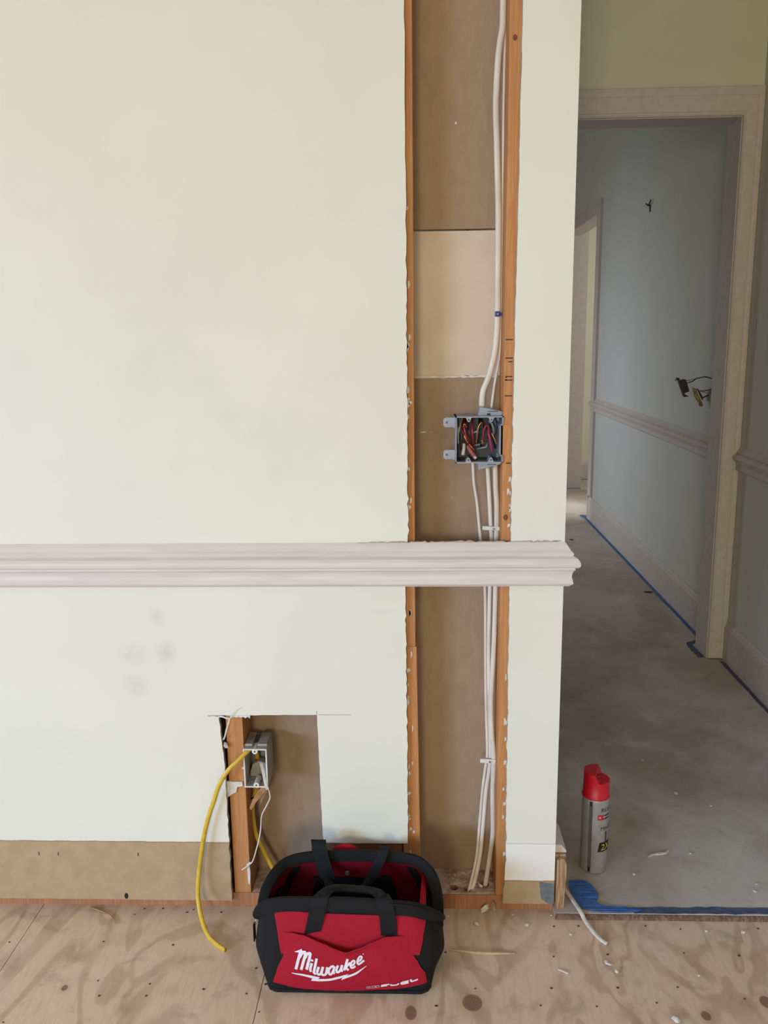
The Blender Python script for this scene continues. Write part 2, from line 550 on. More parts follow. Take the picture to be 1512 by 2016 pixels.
out = [(0.1955, 0.024)]
out += ragged((0.1955, 0.024), (0.2003, 0.125), 0.0008)[1:]
out += ragged((0.2003, 0.125), (0.1996, 0.50), 0.0009, 0.009)
out += ragged((0.1996, 0.50), (0.1985, 0.77), 0.0006)
out += ragged((0.1985, 0.77), (0.2000, 1.19), 0.0009, 0.009)
out += ragged((0.2000, 1.19), (0.2050, 1.90), 0.0005, 0.02)
out += [(0.2062, 2.749), (0.3112, 2.749), (0.3112, 0.024)]
obj('drywall_sheet', prism(out[::-1], 'y', D, -0.0003, side_mat=1), [m_wall_b, m_gypsum], wall)
obj('end_sheet', box(0.2995, 0.3112, 0.0003, 0.1025, 0.0365, 2.749), m_hall_wall, wall)
# the far face of the partition, its brown backing seen through the openings
for z0, z1, mm, nm in ((0.0, 1.2055, m_kraft, 'brown_backing_panel'), (1.2085, 1.5020, m_pale, 'pale_backing_panel'), (1.5055, 2.749, m_kraft, 'brown_backing_panel')):
    yo = 0.0892 if mm is m_kraft else 0.0900
    p = obj(nm, box(-6.59, 0.2993, yo, 0.102, z0, z1), mm, wall)
    p['label'] = 'pale backing board between the brown ones in the slot' if mm is m_pale else 'brown paper backing board seen through the slot'
bm = prism([(0.002, 1.2035)] + ragged((0.05, 1.2045), (0.16, 1.2040), 0.0006, 0.006) + [(0.1775, 1.2035), (0.1775, 1.2075)] + ragged((0.165, 1.209), (0.010, 1.2095), 0.0012, 0.006) + [(0.002, 1.2085)], 'y', 0.0878, 0.0892)
obj('torn_paper_edge', bm, m_paper, wall)


for x0, z0, w, h in ((0.012, 1.0885, 0.016, 0.0022), (0.036, 1.089, 0.003, 0.0016), (0.085, 1.707, 0.004, 0.005), (0.080, 0.945, 0.002, 0.002)):
    obj('paper_scuff', prism([(x0, z0), (x0 + w * 0.5, z0 - h * 0.3), (x0 + w, z0 + h * 0.2), (x0 + w * 0.6, z0 + h), (x0 + w * 0.1, z0 + h * 0.6)], 'y', 0.0886, 0.0891), m_paper, wall)


def tilted(x0, x1, z0, z1, dx):
    """a stud from z0 to z1 whose foot is shifted by dx"""
    bm = box(x0, x1, 0.0, 0.089, z0, z1)
    for v in bm.verts:
        if v.co.z < (z0 + z1) / 2:
            v.co.x += dx
    return bm


s1 = obj('stud', tilted(-0.0372, 0.0006, 0.6365, 2.749, 0.0), m_stud, wall, bevel=0.0012)
s2 = obj('stud', tilted(-0.0352, 0.0030, 0.0363, 0.6362, 0.0076), m_stud, wall, bevel=0.0012)
s3 = obj('stud', tilted(0.1822, 0.2200, 0.0363, 2.749, -0.0015), m_stud, wall, bevel=0.0012)
s4 = obj('stud', tilted(0.2610, 0.2990, 0.0363, 2.749, 0.0), m_stud, wall)
s5 = obj('stud', tilted(-0.4247, -0.3873, 0.0363, 2.749, 0.0052), m_stud, wall, bevel=0.0012)
s6 = obj('stud', tilted(-0.83, -0.793, 0.0363, 2.749, 0.0), m_stud, wall)
s3['label'] = 'orange stud with pencil marks beside the junction box'
s5['label'] = 'orange stud in the low notch carrying the outlet box'
for z, w in ((1.2815, 1), (1.2450, 1), (1.2380, 0.6), (1.2015, 1), (1.2085, 0.9), (1.1700, 1), (1.0325, 0.7)):
    x1 = 0.1985
    obj('pencil_mark', box(x1 - 0.0150 * w, x1, -0.0004, 0.0004, z, z + 0.0022), m_pencil, s3)
for dz in (0.0, 0.0050):
    obj('pencil_mark', box(0.1840, 0.1875, -0.0004, 0.0004, 1.2020 + dz, 1.2042 + dz), m_pencil, s3)
for z, x, r in ((1.835, 0.1925, 0.0042), (0.920, 0.1895, 0.005)):
    bm = bmesh.new()
    bmesh.ops.create_circle(bm, cap_ends=True, segments=14, radius=r)
    bmesh.ops.rotate(bm, verts=bm.verts[:], cent=(0, 0, 0), matrix=Matrix.Rotation(math.pi / 2, 3, 'X'))
    for q in bm.verts:
        q.co.z *= 1.3
    bmesh.ops.translate(bm, verts=bm.verts[:], vec=(x, -0.0005, z))
    obj('knot', bm, M('stud_knot', (128, 72, 36), (96, 52, 26), 0.7, 300), s3)
# torn paper and gypsum clinging to the stud faces
for st, xs in ((s1, (-0.0125, -0.006)), (s2, (-0.0165, -0.002)), (s3, (0.1935, 0.1990))):
    for k in range(16):
        z = random.uniform(0.68, 1.6) if st is s1 else random.uniform(0.06, 0.62) if st is s2 else random.choice([random.uniform(0.06, 0.6), random.uniform(0.85, 1.03)])
        x = xs[0] + (random.random() ** 2) * (xs[1] - xs[0]) if st is not s3 else xs[1] - (random.random() ** 2) * (xs[1] - xs[0])
        h = random.uniform(0.003, 0.010)
        w = random.uniform(0.0015, 0.004)
        pts = [(x - w, z - h), (x + w * 0.4, z - h * 0.5), (x + w, z + h * 0.1), (x + w * 0.2, z + h), (x - w * 0.9, z + h * 0.7)]
        obj('gypsum_smear', prism(pts, 'y', -0.0010, 0.0002), m_paper, st)
obj('gypsum_lump', crumb((-0.0118, -0.0035, 1.018), (0.0045, 0.003, 0.0055)), m_paper, s1)
obj('gypsum_lump', prism([(-0.388, 0.060), (-0.3835, 0.058), (-0.3815, 0.09), (-0.384, 0.118), (-0.3885, 0.10)], 'y', -0.0012, 0.0002), m_paper, s5)

# sill plate with three bored holes
bm = box(-6.59, 0.3110, 0.0, 0.0888, 0.0002, 0.036)
plate = obj('sill_plate', bm, m_plate, wall)
dg = bpy.context.evaluated_depsgraph_get()
cuts = []
for x, y in ((0.0871, 0.025), (0.1184, 0.020), (0.1590, 0.0374)):
    cb = bmesh.new()
    bmesh.ops.create_cone(cb, cap_ends=True, segments=20, radius1=0.0085, radius2=0.0085, depth=0.2)
    bmesh.ops.translate(cb, verts=cb.verts[:], vec=(x, y, 0.03))
    cuts.append(obj('cutter', cb, m_plate))
for c in cuts:
    md = plate.modifiers.new('hole', 'BOOLEAN')
    md.object = c
    md.operation = 'DIFFERENCE'
    md.solver = 'EXACT'
bpy.context.view_layer.update()
dg = bpy.context.evaluated_depsgraph_get()
me = bpy.data.meshes.new_from_object(plate.evaluated_get(dg))
plate.modifiers.clear()
plate.data = me
for c in cuts:
    bpy.data.objects.remove(c)
obj('blocking', box(-0.2130, -0.0322, 0.0, 0.0380, 0.105, 0.1760), M('dark_fir_blocking', (140, 92, 62), (120, 78, 52), 0.7, 60, (0.1, 1, 1)), wall)

# plaster dust drifted over the plate
bm = bmesh.new()
holes = ((0.0871, 0.025), (0.1184, 0.020), (0.1590, 0.0374))


def dust_patch(bm, x0, x1, y0, y1, n, m):
    g = {}
    for i in range(n + 1):
        for j in range(m + 1):
            x = x0 + (x1 - x0) * i / n
            y = y0 + (y1 - y0) * j / m
            d = min(math.hypot(x - a, y - b) for a, b in holes)
            edge = min(1, j / 2, (n - i) / 2, i / 2)
            h = max(0.0002, edge * (random.uniform(0.0, 0.0030) + 0.0045 * (j / m) ** 3 * random.uniform(.5, 1.4)))
            if d < 0.015:
                h = min(h, 0.0004)
            g[i, j] = (bm.verts.new((x, y, 0.0361 + h)), d)
    for i in range(n):
        for j in range(m):
            q = [g[i, j], g[i + 1, j], g[i + 1, j + 1], g[i, j + 1]]
            if min(k[1] for k in q) > 0.0088:
                bm.faces.new([k[0] for k in q])


dust_patch(bm, 0.011, 0.1800, 0.002, 0.0885, 64, 32)
dust_patch(bm, -0.380, -0.215, 0.002, 0.0885, 40, 20)
o = obj('plaster_dust', bm, m_dust, None, (0.09, 0.04, 0.036), sm=True)
tagged(o, 'grey-pink plaster dust drifted over the sill plate inside the wall', 'plaster dust', kind='stuff')

# chair rail over the slot, mitred round the wall's end
RAILP = [(0.0, 0.8704), (0.0032, 0.8660), (0.0048, 0.8640), (0.0105, 0.8546), (0.0150, 0.8500), (0.0168, 0.8472), (0.0150, 0.8440), (0.0235, 0.8395), (0.0275, 0.8340), (0.0292, 0.8288), (0.0285, 0.8240), (0.0255, 0.8205), (0.0188, 0.8190), (0.0200, 0.8150), (0.0165, 0.8110), (0.0145, 0.8050), (0.0138, 0.8000), (0.0145, 0.7950), (0.0160, 0.7915), (0.0155, 0.7895), (0.0170, 0.7862), (0.0160, 0.7830), (0.0120, 0.7800), (0.0100, 0.7775), (0.0, 0.7775)]


def profile_run(prof, place, params, bm=None, cap=True):
    """place(p, z, k) -> 3D point for protrusion p and height z at station k"""
    bm = bm or bmesh.new()
    rings = [[bm.verts.new(place(p, z, k)) for p, z in prof] for k in params]
    m = len(prof)
    for A, B in zip(rings, rings[1:]):
        for j in range(m):
            bm.faces.new((A[j], A[(j + 1) % m], B[(j + 1) % m], B[j]))
    if cap:
        bm.faces.new(rings[0][::-1])
        bm.faces.new(rings[-1])
    return bm


def main_rail(p, z, k):
    return ((-6.59, D - 0.0003 - p, z), (0.3115 + p, D - 0.0003 - p, z), (0.3115 + p, 0.10, z))[k]


t2 = root('trim_2', (0, D, 0.78), 'pinkish beige moulded chair rail crossing the open stud bay', 'chair rail', kind='structure')
obj('moulding', profile_run(RAILP, main_rail, (0, 1, 2)), m_trim, t2)
bm = prism(ragged((-0.12, 0.8705), (0.304, 0.8705), 0.0002, 0.01) + ragged((0.304, 0.8730), (-0.12, 0.8720), 0.0010, 0.007), 'y', -0.0150, -0.0128)
obj('torn_caulk_line', bm, M('torn_caulk', (188, 168, 152), (160, 138, 120), 0.8, 120), t2)

# baseboard stub on the wall's end
bs = root('baseboard_end', (0.327, 0.05, 0), 'sawn-off raw wood baseboard end with a white painted top at the wall corner', 'baseboard', kind='structure')
obj('raw_board', prism([(0.3150, 0.0115), (0.3325, 0.0115), (0.3360, 0.048), (0.3395, 0.128), (0.3375, 0.1400), (0.3150, 0.1400)], 'y', 0.002, 0.112), m_raw, bs)
obj('painted_top', prism([(0.3150, 0.1401), (0.3398, 0.1401), (0.3400, 0.1440), (0.3290, 0.1580), (0.3150, 0.1600)], 'y', 0.010, 0.112), m_trim, bs)
# splintered front of the stub that hangs down to the plywood
obj('splinter', prism([(0.3155, 0.0003), (0.3335, 0.0003), (0.3345, 0.020), (0.3390, 0.118), (0.3330, 0.1360), (0.3165, 0.1330)], 'y', -0.0090, 0.0012), m_raw, bs)

# room shell out of view, with the daylight window
wl = root('wall_left', (-6.6, -4, 0), 'cream side wall with the daylight window, out of frame', 'wall', kind='structure')
bm = box(-6.7, -6.6, -6.5, -6.25, 0, CEIL)
box(-6.7, -6.6, -3.55, 1.66, 0, CEIL, bm)
box(-6.7, -6.6, -6.25, -3.55, 0, 0.12, bm)
box(-6.7, -6.6, -6.25, -3.55, 2.3, CEIL, bm)
obj('wall_surface', bm, m_hall_wall, wl)
wf = root('wall_front', (0, -6.5, 0), 'cream wall behind the viewer, out of frame', 'wall', kind='structure')
bm = box(-6.7, -6.25, -6.6, -6.501, 0, CEIL)
box(-4.15, -1.4, -6.6, -6.501, 0, CEIL, bm)
box(-0.4, RX + 0.1, -6.6, -6.501, 0, CEIL, bm)
box(-1.4, -0.4, -6.6, -6.501, 0, 0.65, bm)
box(-1.4, -0.4, -6.6, -6.501, 2.15, CEIL, bm)
box(-6.25, -4.15, -6.6, -6.501, 0, 0.12, bm)
box(-6.25, -4.15, -6.6, -6.501, 2.3, CEIL, bm)
obj('wall_surface', bm, m_hall_wall, wf)
ce = root('ceiling', (0, 0, CEIL), 'flat painted ceiling, out of frame', 'ceiling', kind='structure')
obj('ceiling_surface', box(-6.7, 3.3, -6.6, 6.1, CEIL, CEIL + 0.05), m_ceiling, ce)

# long wall on the hall side, room part and hall part
wr = root('wall_right', (RX, 1.0, 0), 'grey-cream wall running from the room down the hall past the cased opening', 'wall', kind='structure')
obj('wall_surface', box(RX, RX + 0.11, -6.5, 4.235, -0.018, CEIL), m_hall_wall, wr)
obj('wall_over_opening', box(RX, RX + 0.11, 4.2355, 5.47, 2.085, CEIL), m_hall_wall, wr)
obj('wall_stub', box(RX, RX + 0.175, 5.4705, 5.60, 0.0112, CEIL), m_trim_hall, wr)
wp = root('wall_partition', (0.3, 1.6, 0), 'cross wall with the cased opening into the hall', 'wall', kind='structure')
bm = box(-6.59, 0.27, 1.5415, 1.66, 0.0112, CEIL)
box(0.27, RX - 0.0005, 1.5415, 1.66, 2.06, CEIL, bm)
obj('wall_surface', bm, m_alcove, wp)
wfar = root('wall_far', (1.0, 6.0, 0), 'pale cream walls at the end of the hall and in the room beyond', 'wall', kind='structure')
bm = box(-1.3, 3.3, 5.945, 6.05, 0.0112, CEIL)
box(3.2, 3.3, 1.66, 5.944, 0.0112, CEIL, bm)
obj('wall_surface', bm, m_far_wall, wfar)
wh = root('wall_hall', (-1.2, 4, 0), 'hall wall with the hall window, hidden behind the partition', 'wall', kind='structure')
bm = box(-1.3, -1.2, 1.6605, 3.75, 0.0112, CEIL)
box(-1.3, -1.2, 4.85, 5.944, 0.0112, CEIL, bm)
box(-1.3, -1.2, 3.75, 4.85, 0.0202, 0.5, bm)
box(-1.3, -1.2, 3.75, 4.85, 2.1, CEIL, bm)
obj('wall_surface', bm, m_hall_wall, wh)


# casing of the opening
CASP = [(0.0, 0.0), (0.0, 0.009), (0.004, 0.0125), (0.009, 0.0125), (0.011, 0.0095), (0.013, 0.0105), (0.040, 0.0125), (0.048, 0.0125), (0.050, 0.0145), (0.060, 0.0165), (0.069, 0.0165), (0.0705, 0.014), (0.0705, 0.0)]
cs = root('door_1', (1.2, 1.54, 0), 'beige cased opening with moulded trim leading into the hall', 'doorway', kind='structure')
bm = bmesh.new()
rings = []
for k in range(3):
    ring = []
    for u, p in CASP:
        y = 1.541 - p
        pt = ((1.171 + u * 0.97, y, 0.0150), (1.171 + u * 0.97, y, 2.0435 + u * 1.35), (0.20, y, 2.0435 + u * 1.35))[k]
        ring.append(bm.verts.new(pt))
    rings.append(ring)
for A, B in zip(rings, rings[1:]):
    for j in range(len(CASP)):
        bm.faces.new((A[j], A[(j + 1) % len(CASP)], B[(j + 1) % len(CASP)], B[j]))
bm.faces.new(rings[0])
obj('casing', bm, m_trim_hall, cs)
obj('casing', box(0.2005, 0.2700, 1.5250, 1.5412, 0.0150, 2.0434), m_trim_hall, cs, bevel=0.003)
obj('jamb', box(1.1675, 1.2390, 1.5412, 1.675, 0.0122, 2.0400), m_trim_hall, cs)
obj('head_jamb', box(0.271, 1.2390, 1.5412, 1.675, 2.0402, 2.0595), m_trim_hall, cs)

# opening at the end of the hall wall
cs2 = root('door_2', (RX, 4.85, 0), 'far opening in the hall wall with dark beige casing', 'doorway', kind='structure')
obj('casing', box(RX - 0.016, RX - 0.0002, 4.150, 4.236, 0.18, 2.16), m_trim_hall, cs2)
obj('head_casing', box(RX - 0.016, RX - 0.0002, 4.2362, 5.55, 2.072, 2.16), m_trim_hall, cs2)
obj('jamb', box(RX - 0.016, RX + 0.112, 4.2364, 4.2505, 0.0115, 2.0715), m_trim_hall, cs2)
obj('head_jamb', box(RX - 0.0001, RX + 0.112, 4.251, 5.47, 2.0718, 2.0848), m_trim_hall, cs2)

# rails and baseboards of the hall side
RAILH = [(p, z - 0.0035) for p, z in RAILP]
t3 = root('trim_3', (RX, 3, 0.78), 'beige chair rail along the blue-lit hall wall', 'chair rail', kind='structure')
obj('moulding', profile_run(RAILH, lambda p, z, k: ((RX - 0.0002 - p, 1.68, z), (RX - 0.0002 - p, 4.236 + p, z), (RX + 0.05, 4.236 + p, z))[k], (0, 1)), m_trim_hall, t3)
t4 = root('trim_4', (RX, 1.2, 0.78), 'beige chair rail on the room wall ending at the door casing', 'chair rail', kind='structure')
obj('moulding', profile_run(RAILH, lambda p, z, k: (RX - 0.0002 - p, (-6.49, 1.5225)[k], z), (0, 1)), m_trim_hall, t4)
BASE = [(0.0, 0.0), (0.0135, 0.0), (0.0135, 0.132), (0.0115, 0.139), (0.0095, 0.142), (0.0095, 0.147), (0.0060, 0.154), (0.0040, 0.160), (0.0, 0.161)]
b1 = root('baseboard_hall', (RX, 3, 0), 'tall beige baseboard along the hall wall', 'baseboard', kind='structure')
obj('board', profile_run(BASE, lambda p, z, k: (RX - 0.0002 - p, (1.68, 4.249 + 0 * p)[k], z + 0.0117), (0, 1)), m_trim_hall, b1)
b2 = root('baseboard_right', (RX, 1, 0), 'tall beige baseboard on the room wall beside the casing', 'baseboard', kind='structure')
obj('board', profile_run(BASE, lambda p, z, k: (RX - 0.0002 - p, (-0.035, 1.5225)[k], z + 0.0117), (0, 1)), m_trim_hall, b2)
b3 = root('baseboard_far', (1.8, 5.94, 0), 'beige baseboard at the foot of the far cream wall', 'baseboard', kind='structure')
obj('board', profile_run(BASE, lambda p, z, k: ((-1.19, 3.19)[k], 5.9446 - p, z + 0.0117), (0, 1)), m_trim_hall, b3)


# ------------------------------------------------------------------ painter's tape
def strip(name, pts, w, z, mat, label, group=None, th=0.0006, amp=0.0012):
    """flat tape strip along a polyline on the floor"""
    P = catmull([(x, y, 0) for x, y in pts], 8)
    bm = bmesh.new()
    L, Rr = [], []
    for i, p in enumerate(P):
        t = (P[min(i + 1, len(P) - 1)] - P[max(i - 1, 0)]).normalized()
        n = Vector((-t.y, t.x, 0))
        L.append(p + n * (w / 2 + random.gauss(0, amp)))
        Rr.append(p - n * (w / 2 + random.gauss(0, amp)))
    out = [(p.x, p.y) for p in L] + [(p.x, p.y) for p in Rr[::-1]]
    return tagged(obj(name, prism(out, 'z', z, z + th, bm), mat, None, (pts[0][0], pts[0][1], z)), label, 'tape', group)


TZ = 0.0113
strip('masking_tape', [(0.490, -0.0140), (0.62, -0.0125), (0.78, -0.0125), (1.0, -0.0130), (1.22, -0.013)], 0.0225, TZ, m_tape_dusty, 'dusty blue tape strip along the front edge of the hall floor')
pts = [(0.362, 0.0882), (0.378, 0.0913), (0.3988, 0.0916), (0.415, 0.0698), (0.4236, 0.0378), (0.4131, 0.0116), (0.4269, -0.0009), (0.4718, -0.0052), (0.508, -0.0150), (0.4879, -0.0235), (0.4355, -0.0243), (0.4050, -0.0200), (0.3666, -0.0040), (0.3608, 0.0528)]
sm = catmull([(x, y, 0) for x, y in pts + pts[:1]], 4)[:-1]
bm = prism([(p.x, p.y) for p in sm], 'z', TZ + 0.0009, TZ + 0.0016)
for q in bm.verts:
    q.co.z += 0.0022 * abs(math.sin(q.co.x * 130 + q.co.y * 90))
tagged(obj('masking_tape', bm, m_tape, None, (0.39, 0.03, TZ)), 'crumpled bright blue tape patch beside the sawn baseboard end', 'tape')
strip('masking_tape', [(1.2165, 1.745), (1.2165, 2.45), (1.2165, 3.3), (1.2165, 4.27)], 0.018, TZ, m_tape, 'long bright blue tape line at the foot of the hall baseboard', amp=0.0008)
strip('masking_tape', [(1.152, 1.545), (1.150, 1.62), (1.152, 1.70), (1.186, 1.725), (1.2060, 1.745)], 0.026, TZ, m_tape_dusty, 'blue tape wrapped around the foot of the opening jamb')
strip('masking_tape', [(1.2165, 1.50), (1.2140, 1.2), (1.2120, 0.9), (1.2120, 0.5)], 0.016, TZ, m_tape_dusty, 'blue tape line at the foot of the baseboard before the casing', amp=0.0008)
bm = prism([(1.195, 4.262), (1.236, 4.255), (1.240, 4.33), (1.222, 4.36), (1.19, 4.34)], 'z', TZ, TZ + 0.0012)
tagged(obj('masking_tape', bm, m_tape, None, (1.21, 4.3, TZ)), 'scrap of blue tape curled at the far corner of the hall baseboard', 'tape')
strip('masking_tape', [(1.242, 5.452), (1.33, 5.452), (1.413, 5.452)], 0.028, TZ, m_tape, 'short blue tape at the foot of the brown wall stub', amp=0.0004)
strip('masking_tape', [(1.42, 5.912), (1.6, 5.912), (1.9, 5.912)], 0.026, TZ, m_tape_dusty, 'blue tape under the baseboard of the far cream wall', amp=0.0004)
bm = prism([(0.2776, 0.0803), (0.3108, 0.0756), (0.3106, 0.0245), (0.2990, 0.0250), (0.2832, 0.0365), (0.2800, 0.055)], 'y', -0.0136, -0.0129)
tagged(obj('tape_scrap', bm, m_tape_grey, None, (0.295, -0.013, 0.05)), 'slate grey tape scrap stuck low on the wall corner', 'tape')

# ------------------------------------------------------------------ junction box in the tall slot
jb = root('junction_box', (0.134, 0.03, 1.0345), 'grey plastic junction box crammed with loose wires beside the stud', 'junction box')
X0, X1, Z0, Z1 = 0.0846, 0.1815, 1.0348, 1.1303
YF, YB, T = -0.0045, 0.066, 0.0022
bm = box(X0, X1, YB - T, YB, Z0, Z1)
box(X0, X0 + T, YF, YB - T, Z0, Z1, bm)
box(X0, X1, YF, YB - T, Z0, Z0 + T, bm)
box(X0, X1, YF, YB - T, Z1 - T, Z1, bm)
box(X1 - T, X1, YF, YB - T, Z0, 1.0500, bm)
box(X1 - T, X1, YF, YB - T, 1.1130, Z1, bm)
box(X1 - T - 0.0050, X1 - 0.0050, YF, YB - T, 1.0500, 1.1130, bm)
box(X1 - T - 0.0050, X1, YF, YB - T, 1.0490, 1.0512, bm)
box(X1 - T - 0.0050, X1, YF, YB - T, 1.1118, 1.1140, bm)
obj('box_body', bm, m_pvc, jb)
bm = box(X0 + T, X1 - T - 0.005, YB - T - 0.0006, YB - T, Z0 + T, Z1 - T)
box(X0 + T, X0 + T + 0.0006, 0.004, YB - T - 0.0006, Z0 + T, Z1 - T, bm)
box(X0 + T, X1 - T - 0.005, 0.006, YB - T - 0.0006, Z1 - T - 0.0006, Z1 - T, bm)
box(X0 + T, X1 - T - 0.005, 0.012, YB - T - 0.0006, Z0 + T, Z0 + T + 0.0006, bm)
o = obj('interior_shade', bm, m_pvc_in, jb)  # no real lining: interior shade put into darker sheets of the box plastic
for cx in (0.1112, 0.1572):
    for top in (True, False):
        za = Z1 - T if top else Z0 + T
        s = -1 if top else 1
        bm = prism([(cx - 0.0060, za), (cx + 0.0060, za), (cx + 0.0018, za + s * 0.0088), (cx - 0.0018, za + s * 0.0088)], 'y', YF, 0.03)
        lug = obj('screw_lug', bm, m_pvc, jb)
        bm = bmesh.new()
        bmesh.ops.create_cone(bm, cap_ends=True, segments=12, radius1=0.0015, radius2=0.0015, depth=0.001)
        bmesh.ops.rotate(bm, verts=bm.verts[:], cent=(0, 0, 0), matrix=Matrix.Rotation(math.pi / 2, 3, 'X'))
        bmesh.ops.translate(bm, verts=bm.verts[:], vec=(cx, YF - 0.0004, za + s * 0.0045))
        obj('screw_hole', bm, m_ink, lug)
for z0, z1 in ((1.1083, 1.1285), (1.0425, 1.0620)):
    r = 0.004
    pts = [(X0 - 0.0002, z0 - 0.003), (X0 - 0.0002, z1), (0.0600 + r, z1), (0.0600, z1 - r), (0.0600, z0 + r), (0.0600 + r, z0), (X0 - 0.006, z0)]
    tab = obj('mounting_tab', prism(pts, 'y', 0.0, 0.0035), m_pvc, jb, bevel=0.0008)
    bm = bmesh.new()
    bmesh.ops.create_cone(bm, cap_ends=True, segments=12, radius1=0.0024, radius2=0.0024, depth=0.0008)
    bmesh.ops.rotate(bm, verts=bm.verts[:], cent=(0, 0, 0), matrix=Matrix.Rotation(math.pi / 2, 3, 'X'))
    bmesh.ops.translate(bm, verts=bm.verts[:], vec=(0.0668, -0.0003, (z0 + z1) / 2))
    obj('nail_hole', bm, m_pvc_in, tab)
obj('top_nail_bracket', prism([(0.1322, 1.1300), (0.1352, 1.1478), (0.1490, 1.1452), (0.1815, 1.1380), (0.1815, 1.1300)], 'y', 0.018, 0.048), m_pvc, jb, bevel=0.001)
obj('bracket_slot', box(0.151, 0.172, 0.0172, 0.0182, 1.1375, 1.1395), m_pvc_in, jb)
obj('bracket_slot', box(0.150, 0.157, 0.0172, 0.0182, 1.1308, 1.1345), m_ink, jb)
obj('bottom_nail_bracket', prism([(0.1316, 1.0347), (0.1339, 1.0168), (0.1500, 1.0215), (0.1790, 1.0285), (0.1790, 1.0347)], 'y', 0.018, 0.048), m_pvc, jb, bevel=0.001)
obj('bracket_slot', box(0.151, 0.170, 0.0172, 0.0182, 1.0275, 1.0290), m_pvc_in, jb)


# ------------------------------------------------------------------ cables
def cable(name, pts, a, b, mat, label, cat='cable', group=None, up=(0, -1, 0), taper=None):
    r = root(name, pts[-1], label, cat, group)
    obj('jacket', tube(pts, a, b, 6, up, 10, taper=taper), mat, r, sm=True)
    return r


def bx(a, b, y):  # positions inside the junction box
    return (0.0846 + (a - 345) * 0.0001078, y, 1.1303 - (b - 385) * 0.0001135)


def wire(parent, name, pts, r, mat):
    return obj(name, tube([bx(*p) for p in pts], r, None, 5, (0.2, -1, 0.1), 7), mat, parent, sm=True)


wc1 = cable('electrical_cable', [(0.1722, 0.05, 2.745), (0.1735, 0.05, 2.2), (0.1740, 0.05, 2.0), (0.1742, 0.05, 1.8813), (0.1699, 0.05, 1.8457), (0.1660, 0.05, 1.8099), (0.1635, 0.05, 1.7554), (0.1632, 0.05, 1.7186), (0.1658, 0.05, 1.6627), (0.1680, 0.05, 1.6062), (0.1708, 0.05, 1.5296), (0.1715, 0.05, 1.4516), (0.1716, 0.05, 1.3922), (0.1720, 0.05, 1.3339), (0.1705, 0.05, 1.2913), (0.1660, 0.05, 1.2504), (0.1560, 0.05, 1.2091), (0.1440, 0.05, 1.1779), (0.1415, 0.05, 1.1500), (0.1420, 0.05, 1.1320)], 0.0062, 0.0035, m_white_cable, 'thick off-white cable snaking down the slot into the junction box top')
wire(wc1, 'red_wire', [(520, 440, 0.030), (510, 560, 0.008), (540, 720, 0.004), (590, 860, 0.006), (680, 960, 0.010), (720, 1040, 0.012)], 0.0019, m_red_wire)
wire(wc1, 'red_wire', [(680, 430, 0.040), (668, 600, 0.012), (680, 760, 0.010), (690, 900, 0.014)], 0.0018, m_red_wire)
wire(wc1, 'dark_red_wire', [(560, 470, 0.035), (490, 620, 0.006), (520, 760, 0.004), (610, 900, 0.006), (700, 1000, 0.01)], 0.0022, m_dark_red_wire)
wire(wc1, 'dark_red_wire', [(600, 500, 0.035), (600, 640, 0.010), (640, 780, 0.010), (660, 920, 0.014)], 0.0018, m_dark_red_wire)
wire(wc1, 'bare_copper_wire', [(490, 580, 0.002), (520, 520, 0.000), (560, 590, 0.002)], 0.0011, m_copper)
wire(wc1, 'bare_copper_wire', [(500, 680, 0.004), (540, 800, 0.001), (590, 870, 0.002)], 0.0009, m_copper)
wire(wc1, 'bare_copper_wire', [(610, 890, 0.004), (660, 950, 0.002), (710, 1000, 0.004)], 0.0009, m_copper)
wc2 = cable('electrical_cable', [(0.1790, 0.055, 2.745), (0.1795, 0.055, 2.1), (0.1796, 0.055, 1.92), (0.1790, 0.055, 1.8305), (0.1786, 0.055, 1.6926), (0.1788, 0.055, 1.5015), (0.1788, 0.055, 1.3926), (0.1785, 0.055, 1.3117), (0.1770, 0.055, 1.25), (0.1690, 0.055, 1.198), (0.1630, 0.055, 1.1500), (0.1620, 0.055, 1.1320)], 0.0028, 0.0028, m_white_cable, 'thin off-white cable hugging the stud down to the junction box top')
wire(wc2, 'magenta_wire', [(960, 640, 0.01), (990, 760, 0.004), (1020, 900, 0.006), (1050, 1040, 0.012)], 0.0019, m_magenta)
wire(wc2, 'red_wire', [(870, 790, 0.006), (880, 660, 0.004), (920, 560, 0.003), (970, 580, 0.004), (985, 700, 0.006), (1010, 850, 0.01)], 0.0018, m_red_wire)
wire(wc2, 'bare_copper_wire', [(750, 900, 0.012), (760, 700, 0.006), (790, 560, 0.004), (840, 500, 0.004), (870, 540, 0.008)], 0.0012, m_copper)
wire(wc2, 'bare_copper_wire', [(870, 800, 0.003), (845, 830, 0.000), (870, 860, 0.001), (840, 875, 0.002)], 0.0012, m_copper)
wire(wc2, 'bare_copper_wire', [(1030, 690, 0.006), (1080, 790, 0.004), (1130, 900, 0.006)], 0.0011, m_copper)
wire(wc2, 'white_wire', [(690, 700, 0.02), (760, 670, 0.016), (820, 660, 0.03)], 0.0016, m_white_wire)
